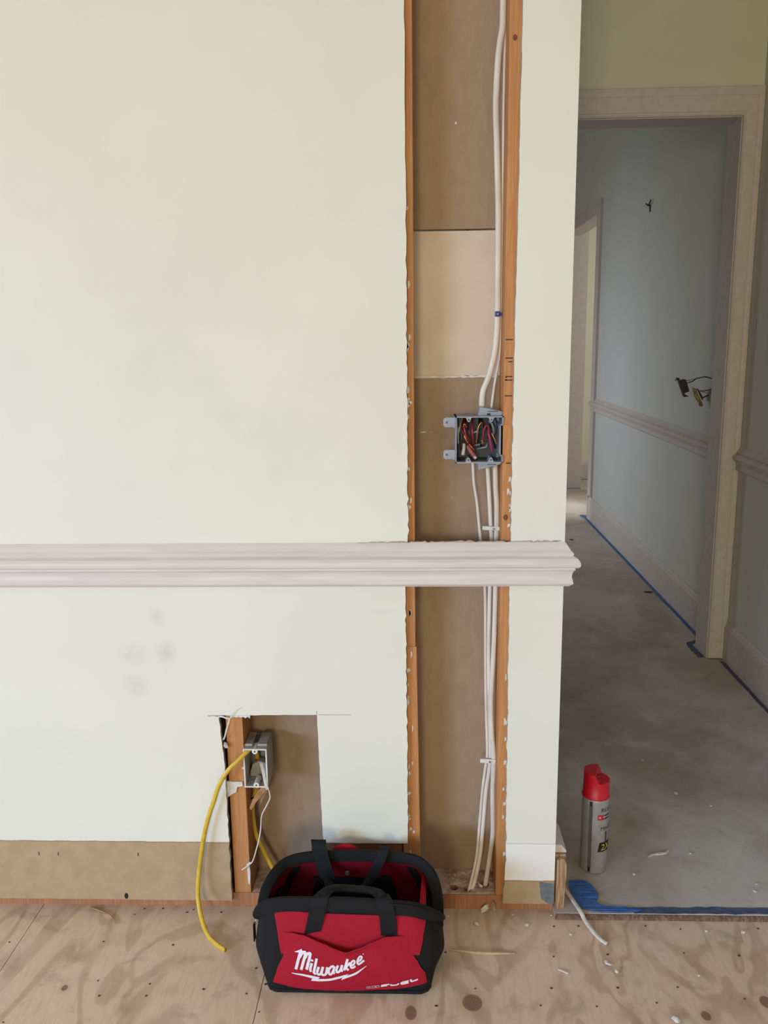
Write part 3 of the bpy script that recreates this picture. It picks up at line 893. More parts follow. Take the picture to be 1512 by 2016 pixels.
wc3 = cable('electrical_cable', [(0.1225, 0.048, 1.034), (0.1241, 0.05, 1.0267), (0.1266, 0.05, 0.9853), (0.1335, 0.05, 0.9413), (0.1382, 0.05, 0.8968), (0.143, 0.05, 0.852), (0.1525, 0.05, 0.7552), (0.1548, 0.05, 0.6446), (0.1560, 0.05, 0.5615), (0.1585, 0.05, 0.4646), (0.1622, 0.05, 0.3657), (0.1585, 0.05, 0.3281), (0.1515, 0.049, 0.2647), (0.1460, 0.046, 0.1876), (0.1385, 0.036, 0.1092), (0.1250, 0.024, 0.0494), (0.1165, 0.018, 0.020), (0.1150, 0.018, 0.002)], 0.0032, 0.0026, m_white_cable, 'thin pale cable dropping from the box bottom, swinging in under the rail')
wire(wc3, 'white_wire', [(400, 430, 0.04), (385, 560, 0.02), (400, 720, 0.016), (410, 900, 0.022)], 0.0018, m_white_wire)
wire(wc3, 'white_wire', [(440, 430, 0.042), (450, 540, 0.024), (420, 660, 0.02), (400, 840, 0.03)], 0.0018, m_white_wire)
wire(wc3, 'white_wire', [(490, 420, 0.045), (480, 560, 0.030), (450, 680, 0.03)], 0.0018, m_white_wire)
wire(wc3, 'dark_red_wire', [(500, 480, 0.02), (465, 640, 0.010), (470, 800, 0.008), (450, 1000, 0.012)], 0.0021, m_dark_red_wire)
wire(wc3, 'tan_wire_nut', [(515, 890, 0.012), (510, 980, 0.008), (490, 1090, 0.006)], 0.0036, m_tan_nut)
wc4 = cable('electrical_cable', [(0.1545, 0.048, 1.034), (0.1552, 0.05, 1.02), (0.1591, 0.05, 0.9632), (0.1632, 0.05, 0.8967), (0.1659, 0.05, 0.8519), (0.1635, 0.05, 0.7552), (0.1625, 0.05, 0.6446), (0.1635, 0.05, 0.5495), (0.1672, 0.05, 0.4401), (0.1698, 0.05, 0.3658), (0.1665, 0.05, 0.3156), (0.1598, 0.049, 0.2648), (0.1545, 0.046, 0.1877), (0.1465, 0.036, 0.1092), (0.1335, 0.026, 0.0495), (0.1220, 0.022, 0.020), (0.1210, 0.0225, 0.002)], 0.0046, 0.0030, m_white_cable, 'middle pale cable under the box, ending in the centre hole with its thin twin')
wire(wc4, 'rust_wire_nut', [(590, 930, 0.014), (640, 1020, 0.008), (710, 1110, 0.006)], 0.0048, m_rust_nut)
wire(wc4, 'tan_wire_nut', [(690, 1100, 0.007), (730, 1140, 0.006), (740, 1150, 0.006)], 0.0036, m_tan_nut)
wire(wc4, 'grey_wire', [(730, 940, 0.03), (850, 910, 0.022), (940, 880, 0.022), (990, 830, 0.03)], 0.0017, m_pvc)
wire(wc4, 'grey_wire', [(760, 1010, 0.03), (860, 980, 0.022), (950, 960, 0.024), (960, 880, 0.03)], 0.0017, m_pvc)
wire(wc4, 'black_wire', [(870, 480, 0.05), (900, 640, 0.02), (860, 800, 0.016), (840, 920, 0.02), (880, 1000, 0.03)], 0.0019, m_black_wire)
wire(wc4, 'black_wire', [(830, 470, 0.05), (800, 620, 0.02), (800, 760, 0.018), (780, 900, 0.026)], 0.0019, m_black_wire)
wc5 = cable('electrical_cable', [(0.1695, 0.045, 1.034), (0.1708, 0.045, 1.0206), (0.1725, 0.045, 0.9749), (0.1753, 0.045, 0.931), (0.1753, 0.045, 0.8531), (0.1752, 0.045, 0.7566), (0.1742, 0.045, 0.6698), (0.1722, 0.045, 0.5873), (0.1690, 0.045, 0.5034), (0.1705, 0.045, 0.4302), (0.1762, 0.045, 0.3559), (0.1752, 0.045, 0.2805), (0.1760, 0.045, 0.2167), (0.1766, 0.045, 0.1651), (0.1710, 0.043, 0.1128), (0.1640, 0.040, 0.06), (0.1600, 0.0378, 0.030), (0.159, 0.0374, 0.002)], 0.0054, 0.0032, m_white_cable, 'thick pale cable beside the stud, going down its own hole in the plate')
wire(wc5, 'black_wire', [(1040, 480, 0.05), (1020, 620, 0.02), (1060, 800, 0.02), (1130, 1000, 0.03)], 0.0019, m_black_wire)
wire(wc5, 'grey_wire', [(1010, 500, 0.04), (1060, 560, 0.03), (1090, 680, 0.03), (1080, 800, 0.04)], 0.0024, m_pvc)
wire(wc5, 'grey_wire', [(1100, 420, 0.04), (1130, 560, 0.036), (1120, 760, 0.04)], 0.0024, m_pvc_in)
wire(wc5, 'dark_red_wire', [(930, 600, 0.02), (960, 720, 0.012), (940, 860, 0.016), (870, 920, 0.02)], 0.0018, m_dark_red_wire)

# clips
o = root('cable_staple', (0.166, 0.038, 0.887), 'white bar staple over the cables just above the chair rail', 'cable staple')
bm = box(0.1450, 0.1815, 0.0400, 0.0445, 0.8830, 0.8915)
bmesh.ops.rotate(bm, verts=bm.verts[:], cent=(0.163, 0.04, 0.887), matrix=Matrix.Rotation(0.05, 3, 'Y'))
obj('bar', bm, m_clip, o, bevel=0.0012)
bm = bmesh.new()
bmesh.ops.create_cone(bm, cap_ends=True, segments=10, radius1=0.0022, radius2=0.0018, depth=0.003)
bmesh.ops.rotate(bm, verts=bm.verts[:], cent=(0, 0, 0), matrix=Matrix.Rotation(math.pi / 2, 3, 'X'))
bmesh.ops.translate(bm, verts=bm.verts[:], vec=(0.1690, 0.0388, 0.8865))
obj('nail', bm, m_steel, o)
o = root('cable_staple', (0.166, 0.038, 0.347), 'white bar staple gathering the cables low in the slot', 'cable staple')
bm = box(0.1455, 0.1805, 0.0385, 0.0435, 0.3430, 0.3525)
bmesh.ops.rotate(bm, verts=bm.verts[:], cent=(0.163, 0.04, 0.347), matrix=Matrix.Rotation(0.06, 3, 'Y'))
obj('bar', bm, m_clip, o, bevel=0.0012)
bm = bmesh.new()
bmesh.ops.create_cone(bm, cap_ends=True, segments=10, radius1=0.0022, radius2=0.0018, depth=0.003)
bmesh.ops.rotate(bm, verts=bm.verts[:], cent=(0, 0, 0), matrix=Matrix.Rotation(math.pi / 2, 3, 'X'))
bmesh.ops.translate(bm, verts=bm.verts[:], vec=(0.1670, 0.0372, 0.3470))
obj('nail', bm, m_steel, o)
o = root('cable_clip', (0.1735, 0.045, 1.3335), 'small navy blue clip pinching the cables above the junction box', 'cable clip')
obj('clip_body', box(0.1660, 0.1765, 0.0430, 0.0465, 1.3285, 1.3390), m_blue_clip, o, bevel=0.0012)
obj('clip_body', box(0.1765, 0.1812, 0.0450, 0.0480, 1.3310, 1.3360), m_blue_clip, o, bevel=0.001)
obj('nail', box(0.1705, 0.1725, 0.0424, 0.0431, 1.3325, 1.3345), m_clip, o)

# ------------------------------------------------------------------ outlet box in the low notch
ob = root('outlet_box', (-0.358, 0.03, 0.308), 'grey single outlet box nailed to the stud in the low notch', 'outlet box')
X0, X1, Z0, Z1 = -0.3826, -0.3305, 0.3080, 0.4003
YF, YB, T = -0.0105, 0.066, 0.0020


def taper_box(bm, x0, x1, y0, y1, z0, z1):
    n0 = len(bm.verts)
    box(x0, x1, y0, y1, z0, z1, bm)
    return bm


bm = bmesh.new()
box(X0, X1, YB - T, YB, Z0, Z1, bm)
box(X0, X0 + T, YF + 0.003, YB - T, Z0, Z1, bm)
box(X1 - T, X1, YF + 0.003, YB - T, Z0, Z1, bm)
box(X0 + T, X1 - T, YF + 0.003, YB - T, Z0, Z0 + T, bm)
box(X0 + T, X1 - T, YF + 0.003, YB - T, Z1 - T, Z1, bm)
obj('box_body', bm, m_pvc2, ob)
bm = bmesh.new()
e = 0.0026
box(X0 - 0.0003, X0 + e, YF, YF + 0.003, Z0 - 0.0003, Z1 + 0.0003, bm)
box(X1 - e, X1 + 0.0003, YF, YF + 0.003, Z0 - 0.0003, Z1 + 0.0003, bm)
box(X0 + e, X1 - e, YF, YF + 0.003, Z0 - 0.0003, Z0 + e, bm)
box(X0 + e, X1 - e, YF, YF + 0.003, Z1 - e, Z1 + 0.0003, bm)
obj('box_rim', bm, m_pvc_rim, ob)
for z, s in ((Z1 - 0.0055, 1), (Z0 + 0.0055, -1)):
    bm = bmesh.new()
    bmesh.ops.create_cone(bm, cap_ends=True, segments=18, radius1=0.0062, radius2=0.0062, depth=0.034)
    bmesh.ops.rotate(bm, verts=bm.verts[:], cent=(0, 0, 0), matrix=Matrix.Rotation(math.pi / 2, 3, 'X'))
    bmesh.ops.translate(bm, verts=bm.verts[:], vec=(-0.3566, YF + 0.0168, z))
    lug = obj('screw_lug', bm, m_pvc_rim, ob)
    bm = bmesh.new()
    bmesh.ops.create_cone(bm, cap_ends=True, segments=12, radius1=0.0018, radius2=0.0018, depth=0.001)
    bmesh.ops.rotate(bm, verts=bm.verts[:], cent=(0, 0, 0), matrix=Matrix.Rotation(math.pi / 2, 3, 'X'))
    bmesh.ops.translate(bm, verts=bm.verts[:], vec=(-0.3566, YF - 0.0005, z))
    obj('screw_hole', bm, m_ink, lug)
# moulded knockout channels on the top, ribs and a clamp inside
for x0, x1 in ((-0.3822, -0.3640), (-0.3530, -0.3312)):
    obj('top_ridge', box(x0, x1, 0.004, 0.064, Z1 - 0.0002, Z1 + 0.0050), m_pvc2, ob, bevel=0.0015)
obj('knockout_groove', box(-0.3630, -0.3550, 0.020, 0.060, Z1 - 0.0004, Z1 + 0.0008), m_pvc_in, ob)
obj('cable_clamp', prism([(-0.3800, 0.3105), (-0.3335, 0.3105), (-0.3335, 0.334), (-0.3440, 0.344), (-0.3580, 0.348), (-0.3720, 0.340), (-0.3785, 0.322)], 'y', 0.035, 0.055), m_pvc2, ob, bevel=0.002)
obj('box_nail', box(-0.3890, -0.3832, -0.002, -0.0003, 0.3480, 0.3530), m_pvc_rim, ob)

y1 = cable('electrical_cable', [(-0.3630, 0.052, 0.346), (-0.3632, 0.040, 0.366), (-0.3640, 0.020, 0.387), (-0.372, -0.006, 0.3940), (-0.391, -0.020, 0.3797), (-0.4147, -0.028, 0.3576), (-0.4345, -0.034, 0.3255), (-0.4478, -0.034, 0.2883), (-0.4613, -0.034, 0.2507), (-0.4750, -0.034, 0.2002), (-0.4870, -0.036, 0.1363), (-0.4930, -0.042, 0.0846), (-0.4915, -0.052, 0.0490), (-0.4800, -0.074, 0.0200), (-0.4600, -0.105, 0.0055), (-0.4370, -0.130, 0.0042), (-0.4120, -0.1501, 0.0042)], 0.0050, 0.0032, m_yellow, 'yellow cable arching out of the outlet box down to the plywood', up=(0.3, -1, 0.2))
y2 = cable('electrical_cable', [(-0.3575, 0.045, 0.345), (-0.3585, 0.048, 0.318), (-0.3640, 0.052, 0.285), (-0.3760, 0.055, 0.250), (-0.3815, 0.055, 0.2223), (-0.3812, 0.054, 0.1963), (-0.3765, 0.052, 0.157), (-0.3670, 0.050, 0.1307), (-0.3490, 0.046, 0.0911), (-0.3330, 0.042, 0.0619), (-0.3190, 0.040, 0.0440), (-0.3050, 0.036, 0.0420)], 0.0054, 0.0034, m_yellow, 'yellow cable rising behind the bag into the bottom of the outlet box')
w6 = cable('electrical_cable', [(-0.3730, 0.058, 0.312), (-0.3735, 0.060, 0.290), (-0.3760, 0.062, 0.262), (-0.3740, 0.062, 0.244)], 0.0040, 0.0026, m_white_cable, 'short pale cable stub under the outlet box along the stud')
o = obj('cable_strap', tube([(-0.3850, 0.0515, 0.2455), (-0.3790, 0.0478, 0.2470), (-0.3715, 0.0482, 0.2480), (-0.3675, 0.0530, 0.2485)], 0.0024, 0.0018, 5), m_black, None, (-0.3760, 0.05, 0.2465), sm=True)
tagged(o, 'small black strap holding the yellow cable against the notch stud', 'cable strap')


# ribbons of torn paper
def ribbon(pts, w, up=(0, -1, 0), th=0.0006, taper=None):
    return sweep(catmull(pts, 6), [(-w / 2, -th / 2), (w / 2, -th / 2), (w / 2, th / 2), (-w / 2, th / 2)], up, taper=taper)


o = obj('paper_strip', ribbon([(-0.3560, 0.030, 0.352), (-0.3480, 0.010, 0.356), (-0.3400, -0.006, 0.3400), (-0.3350, -0.014, 0.3190), (-0.3310, -0.0145, 0.3060)], 0.0065, (0.4, -1, 0.1)), m_paper, None, (-0.345, 0, 0.33))
tagged(o, 'torn white paper tag curling out of the outlet box', 'paper strip')
o = root('paper_strip', (-0.35, 0.0, 0.2), 'long thin white wire dangling from the outlet box corner', 'wire')
o.name = 'white_wire'
obj('strand', tube([(-0.3320, -0.0130, 0.3050), (-0.3290, -0.0120, 0.3040), (-0.3275, -0.008, 0.2900), (-0.3284, -0.006, 0.2775), (-0.3372, -0.004, 0.2586), (-0.3490, -0.003, 0.2333), (-0.3523, -0.004, 0.2015), (-0.3560, -0.008, 0.1800), (-0.3623, -0.010, 0.1566), (-0.3720, -0.010, 0.1260), (-0.3800, -0.010, 0.1160), (-0.3900, -0.010, 0.1080), (-0.3988, -0.010, 0.1015)], 0.0016, None, 6), m_white_cable, o, sm=True)
obj('frayed_end', tube([(-0.3780, -0.0105, 0.1215), (-0.3830, -0.0112, 0.1170), (-0.3870, -0.0112, 0.1140)], 0.0018, 0.0009, 4), m_paper, o)
o = root('paper_curl', (-0.42, -0.016, 0.47), 'white torn paper curl hanging at the top corner of the notch', 'paper strip')
obj('strip', ribbon([(-0.4326, -0.0150, 0.4795), (-0.4240, -0.0175, 0.4810), (-0.4150, -0.0185, 0.4780), (-0.4080, -0.0185, 0.4750), (-0.4110, -0.0185, 0.4640), (-0.4160, -0.0180, 0.4480), (-0.4200, -0.0150, 0.4340), (-0.4255, -0.0090, 0.4220)], 0.0034, (0.3, -1, 0)), m_paper, o)
obj('strip', ribbon([(-0.4080, -0.0185, 0.4750), (-0.4020, -0.0180, 0.4830), (-0.3960, -0.0165, 0.4910), (-0.3880, -0.0155, 0.4970), (-0.3800, -0.0150, 0.5010)], 0.0026, (0.3, -1, 0), taper=lambda t: 1 - 0.6 * t), m_paper, o)
obj('strip', ribbon([(-0.4560, -0.0140, 0.4797), (-0.4450, -0.0138, 0.4812), (-0.4340, -0.0140, 0.4800)], 0.0022, (0, -1, 0), taper=lambda t: 0.3 + 0.7 * t), m_gypsum, o)
o = obj('torn_paper_fringe', prism([(-0.408, 0.4815)] + [(-0.408 + 0.005 * k, 0.4800 - (0.0035 if k % 2 else 0.0008) * random.uniform(.5, 1.4)) for k in range(1, 10)] + [(-0.362, 0.4830)], 'y', -0.0142, -0.0130), m_paper, None, (-0.385, -0.0135, 0.48))
tagged(o, 'ragged white paper fringe along the top cut of the notch', 'paper')
o = obj('torn_paper_flap', prism([(-0.4247, 0.3190), (-0.4180, 0.3188), (-0.4098, 0.3173), (-0.4000, 0.3180), (-0.3893, 0.3174), (-0.3885, 0.3075), (-0.3950, 0.3062), (-0.4012, 0.305), (-0.4041, 0.2926), (-0.4110, 0.2890), (-0.4183, 0.2838), (-0.4265, 0.2775), (-0.4290, 0.2950)], 'y', -0.0042, -0.0008), m_paper, None, (-0.41, -0.002, 0.30))
tagged(o, 'torn white drywall paper flap stuck on the notch stud below the box', 'paper')
o = obj('torn_paper_flap', prism([(-0.4235, 0.4170), (-0.4180, 0.4140), (-0.4150, 0.4040), (-0.4215, 0.4020), (-0.4262, 0.4080)], 'y', -0.0100, -0.0070), m_gypsum, None, (-0.42, -0.008, 0.41))
tagged(o, 'small grey gypsum flap on the edge of the notch near its top', 'paper')
bm = prism([(-0.3580, 0.2880), (-0.3394, 0.3030), (-0.3370, 0.2960), (-0.3421, 0.2829), (-0.3614, 0.2627), (-0.3738, 0.2449), (-0.3765, 0.2525), (-0.3690, 0.2700)], 'y', 0.0085, 0.0095)
for q in bm.verts:
    q.co.y += (q.co.x + 0.358) * 0.5
o = obj('paper_scrap', bm, m_kraft_scrap, None, (-0.356, 0.01, 0.27))
tagged(o, 'orange-brown kraft paper scrap dangling beneath the outlet box', 'paper')
bm = prism([(-0.3520, 0.2900), (-0.3385, 0.3000), (-0.3360, 0.2900), (-0.3480, 0.2640), (-0.3560, 0.2470), (-0.3545, 0.2650)], 'y', 0.018, 0.019)
o = obj('paper_scrap', bm, M('dim_kraft', (170, 130, 96), None, 0.85, 60), None, (-0.347, 0.018, 0.27))
tagged(o, 'duller kraft paper scrap hanging just behind the orange-brown one', 'paper')

# cable stub lying over the threshold
cable('electrical_cable', [(0.3440, 0.075, 0.0155), (0.3475, 0.055, 0.0158), (0.3551, 0.0272, 0.0160), (0.3637, -0.006, 0.0165), (0.3700, -0.0280, 0.0150), (0.3770, -0.0480, 0.0070), (0.3890, -0.0800, 0.0040), (0.3990, -0.1010, 0.0038), (0.4094, -0.1149, 0.0038)], 0.0052, 0.0034, m_white_cable, 'loose off-white cable end lying from the wall corner onto the plywood', up=(0, 0, 1))

# ------------------------------------------------------------------ tool bag
BC = (-0.138, -0.150, 0.0)
bag = root('tool_bag', BC, 'open red and black canvas tool bag with white script lettering on the plywood', 'bag')


def rrect(cx, cy, hx, hy, r, n=96):
    """closed loop sampled evenly by angle round the centre"""
    out = []
    for k in range(n):
        a = 2 * math.pi * k / n - math.pi / 2
        dx, dy = math.cos(a), math.sin(a)
        lo, hi = 0.0, 1.0
        for _ in range(30):
            md = (lo + hi) / 2
            x, y = abs(dx * md), abs(dy * md)
            ex, ey = max(x - (hx - r), 0), max(y - (hy - r), 0)
            inside = x <= hx and y <= hy and (ex * ex + ey * ey <= r * r or x <= hx - r or y <= hy - r)
            lo, hi = (md, hi) if inside else (lo, md)
        out.append((cx + dx * lo, cy + dy * lo))
    return out


FRONT_U = [(-0.3220, -0.190, 0.118), (-0.3190, -0.214, 0.143), (-0.3030, -0.2370, 0.173), (-0.2700, -0.2440, 0.187), (-0.2200, -0.2465, 0.1905), (-0.1465, -0.2475, 0.1910), (-0.0700, -0.2465, 0.1860), (-0.0120, -0.2440, 0.1795), (0.0180, -0.2360, 0.1650), (0.0380, -0.218, 0.142), (0.0445, -0.190, 0.118)]
BACK_U = [(0.0445, -0.190, 0.118), (0.0430, -0.168, 0.150), (0.0350, -0.142, 0.172), (0.0200, -0.112, 0.178), (-0.005, -0.093, 0.1840), (-0.050, -0.086, 0.1860), (-0.140, -0.083, 0.1870), (-0.230, -0.088, 0.1860), (-0.2750, -0.100, 0.1820), (-0.2990, -0.125, 0.174), (-0.3160, -0.160, 0.155), (-0.3220, -0.190, 0.118)]
loop3 = catmull(FRONT_U, 8)[:-1] + catmull(BACK_U, 8)[:-1]
NB = 96
base = rrect(-0.138, -0.150, 0.1650, 0.1120, 0.022, NB)
CXY = (-0.138, -0.165)


def top_at(a):
    """point of the rim line in direction a from the bag's centre"""
    best = None
    n = len(loop3)
    dx, dy = math.cos(a), math.sin(a)
    for i in range(n):
        p, q = loop3[i], loop3[(i + 1) % n]
        px, py, qx, qy = p.x - CXY[0], p.y - CXY[1], q.x - CXY[0], q.y - CXY[1]
        c1, c2 = dx * py - dy * px, dx * qy - dy * qx
        if c1 <= 0 < c2 or c2 <= 0 < c1:
            t = c1 / (c1 - c2)
            if dx * (px + (qx - px) * t) + dy * (py + (qy - py) * t) > 0:
                best = p.lerp(q, t)
    return best


NT = 18
shell = []
for k in range(NB):
    bx_, by_ = base[k]
    a = math.atan2(by_ - CXY[1], bx_ - CXY[0])
    tp = top_at(a)
    col_ = []
    for j in range(NT + 1):
        t = j / NT
        p = Vector((bx_, by_, 0.0006)).lerp(tp - Vector((0, 0, 0.006)), t)
        side = abs(math.cos(a)) ** 3
        bul = (0.020 * side + 0.007 * (1 - side)) * math.sin(math.pi * t) ** 0.9
        wr_ = 0.0018 * math.sin(a * 9 + t * 7) * math.sin(math.pi * t) * (0.4 + side)
        p += Vector((math.cos(a), math.sin(a) * 0.75, 0)) * (bul + wr_)
        if j == 0:
            p += Vector((math.cos(a), math.sin(a), 0)) * -0.003
        col_.append(p)
    shell.append(col_)


def loft(cols, inset=0.0):
    bm = bmesh.new()
    g = []
    for k, c in enumerate(cols):
        a = math.atan2(c[0].y - CXY[1], c[0].x - CXY[0])
        off = Vector((-math.cos(a), -math.sin(a), 0)) * inset
        g.append([bm.verts.new(p + off + Vector((0, 0, 0.004 if inset and j == 0 else 0))) for j, p in enumerate(c)])
    n = len(g)
    for k in range(n):
        for j in range(len(g[k]) - 1):
            bm.faces.new((g[k][j], g[(k + 1) % n][j], g[(k + 1) % n][j + 1], g[k][j + 1]))
    bm.faces.new([g[k][0] for k in range(n)][::-1])
    return bm


bm = loft(shell)
bvh = BVHTree.FromBMesh(bm)
obj('body', bm, m_bag_black, bag, sm=True)
obj('lining', loft(shell, 0.005), m_bag_lining, bag, sm=True)
ins = [Vector((x * 0.955 - 0.138 * 0.045, y * 0.955 - 0.150 * 0.045, 0.012)) for x, y in base]
bm = bmesh.new()
bm.faces.new([bm.verts.new(p) for p in ins])
obj('inner_floor', bm, m_bag_black, bag)


def inner_patch(a0, a1, j0, j1, inset):
    bm = bmesh.new()
    ks = range(a0, a1 + 1)
    g = []
    for k in ks:
        c = shell[k % NB]
        a = math.atan2(c[0].y - CXY[1], c[0].x - CXY[0])
        off = Vector((-math.cos(a), -math.sin(a), 0)) * inset
        g.append([bm.verts.new(c[j] + off) for j in range(j0, j1 + 1)])
    for A, B in zip(g, g[1:]):
        for j in range(len(A) - 1):
            bm.faces.new((A[j], B[j], B[j + 1], A[j + 1]))
    return bm


# black gusset seams and the low pocket row of the lining
for a0, a1 in ((13, 15), (30, 32), (64, 66), (81, 83)):
    obj('lining_binding', inner_patch(a0, a1, 1, NT - 1, 0.0065), m_bag_black, bag, sm=True)
obj('inner_pocket', inner_patch(36, 60, 1, 13, 0.009), m_bag_black, bag, sm=True)
obj('inner_pocket', inner_patch(18, 29, 1, 13, 0.009), m_bag_black, bag, sm=True)
obj('inner_pocket', inner_patch(67, 78, 1, 13, 0.009), m_bag_black, bag, sm=True)
bm = bmesh.new()
bmesh.ops.create_cone(bm, cap_ends=True, segments=14, radius1=0.0055, radius2=0.0045, depth=0.003)
bmesh.ops.rotate(bm, verts=bm.verts[:], cent=(0, 0, 0), matrix=Matrix.Rotation(math.pi / 2, 3, 'X'))
bmesh.ops.translate(bm, verts=bm.verts[:], vec=(-0.150, -0.0925, 0.152))
obj('snap_button', bm, m_steel, bag)


def front_hit(x, z, tree):
    h = tree.ray_cast(Vector((x, -1, z)), Vector((0, 1, 0)))
    return h[0].y if h[0] else None


def interp(tab, v):
    tab = sorted(tab)
    if v <= tab[0][0]:
        return tab[0][1]
    for (a, fa), (b, fb) in zip(tab, tab[1:]):
        if v <= b:
            t = (v - a) / (b - a)
            t = t * t * (3 - 2 * t) * 0.5 + t * 0.5
            return fa + (fb - fa) * t
    return tab[-1][1]


# upper red panel
bm = bmesh.new()
n, m = 36, 12
g = {}
for i in range(n + 1):
    for j in range(m + 1):
        s, t = i / n, j / m
        z = (0.088 + (0.176 + (0.166 - 0.176) * s - 0.088) * t)
        xl = interp([(0.08, -0.270), (0.12, -0.2754), (0.176, -0.2840)], z)
        xr = interp([(0.08, 0.004), (0.12, 0.0123), (0.166, 0.0210)], z)
        x = xl + (xr - xl) * s
        y = front_hit(x, z, bvh)
        y = (y if y is not None else -0.24) - 0.0022 - 0.002 * math.sin(s * 21 + t * 3) * math.sin(math.pi * t) * 0.5
        g[i, j] = bm.verts.new((x, y, z))
for i in range(n):
    for j in range(m):
        bm.faces.new((g[i, j], g[i + 1, j], g[i + 1, j + 1], g[i, j + 1]))
up_tree = BVHTree.FromBMesh(bm)
obj('front_panel', bm, m_bag_red, bag, sm=True)

# hourglass front pocket with a sagging mouth
XL = [(0.010, -0.291), (0.0253, -0.2890), (0.0514, -0.2809), (0.0902, -0.2650), (0.1158, -0.2600), (0.1340, -0.2700)]
XR = [(0.010, 0.024), (0.0271, 0.0202), (0.0464, 0.0174), (0.070, 0.004), (0.094, -0.0100), (0.1194, -0.0120), (0.134, -0.0160)]
ZT = [(0.0, 0.1340), (0.10, 0.1352), (0.18, 0.1330), (0.30, 0.1205), (0.40, 0.1115), (0.49, 0.1055), (0.58, 0.1125), (0.70, 0.1235), (0.82, 0.1310), (0.92, 0.1300), (1.0, 0.1262)]
ZB = [(0.0, 0.0245), (0.22, 0.0128), (0.45, 0.0092), (0.73, 0.0145), (1.0, 0.0265)]
bm = bmesh.new()
n, m = 56, 30
g, back = {}, {}
for i in range(n + 1):
    for j in range(m + 1):
        s, t = i / n, j / m
        z = interp(ZB, s) + (interp(ZT, s) - interp(ZB, s)) * t
        xl, xr = interp(XL, z), interp(XR, z)
        x = xl + (xr - xl) * s
        y = front_hit(x, z, bvh)
        y = y if y is not None else -0.24
        es = min(1.0, min(s, 1 - s) / 0.12)
        mid = math.sin(math.pi * s)
        bul = 0.0035 * es + 0.010 * mid * math.sin(math.pi * min(1, t * 1.1)) + 0.014 * mid ** 2 * t ** 5
        crease = 0.0012 * math.sin(x * 95 + z * 60) * math.sin(math.pi * t) * es
        g[i, j] = bm.verts.new((x, y - 0.0026 - bul + crease, z))
for i in range(n):
    for j in range(m):
        bm.faces.new((g[i, j], g[i + 1, j], g[i + 1, j + 1], g[i, j + 1]))
# hem with thickness, turned down into the pocket
hem = [bm.verts.new(g[i, m].co + Vector((0, 0.0022, -0.0004))) for i in range(n + 1)]
hem2 = [bm.verts.new(g[i, m - 3].co + Vector((0, 0.0022, 0))) for i in range(n + 1)]
for i in range(n):
    bm.faces.new((g[i, m], g[i + 1, m], hem[i + 1], hem[i]))
    bm.faces.new((hem[i], hem[i + 1], hem2[i + 1], hem2[i]))
pk_tree = BVHTree.FromBMesh(bm)
pocket = obj('front_pocket', bm, m_bag_red, bag, sm=True)


def on_pocket(x, z, off=0.0011):
    y = front_hit(x, z, pk_tree)
    if y is None:
        y = front_hit(x, z, bvh) or -0.25
    return Vector((x, y - off, z))


def stroke(bm, pts, w, n=5, ends=1.0, off=0.0011):
    P = catmull([(x, 0, z) for x, z in pts], n)
    L = []
    for i, p in enumerate(P):
        t = (P[min(i + 1, len(P) - 1)] - P[max(i - 1, 0)]).normalized()
        nn = Vector((-t.z, 0, t.x))
        k = w / 2
        L.append((on_pocket(*(p + nn * k).xz, off), on_pocket(*(p - nn * k).xz, off)))
    V = [(bm.verts.new(a), bm.verts.new(b)) for a, b in L]
    for A, B in zip(V, V[1:]):
        bm.faces.new((A[0], B[0], B[1], A[1]))


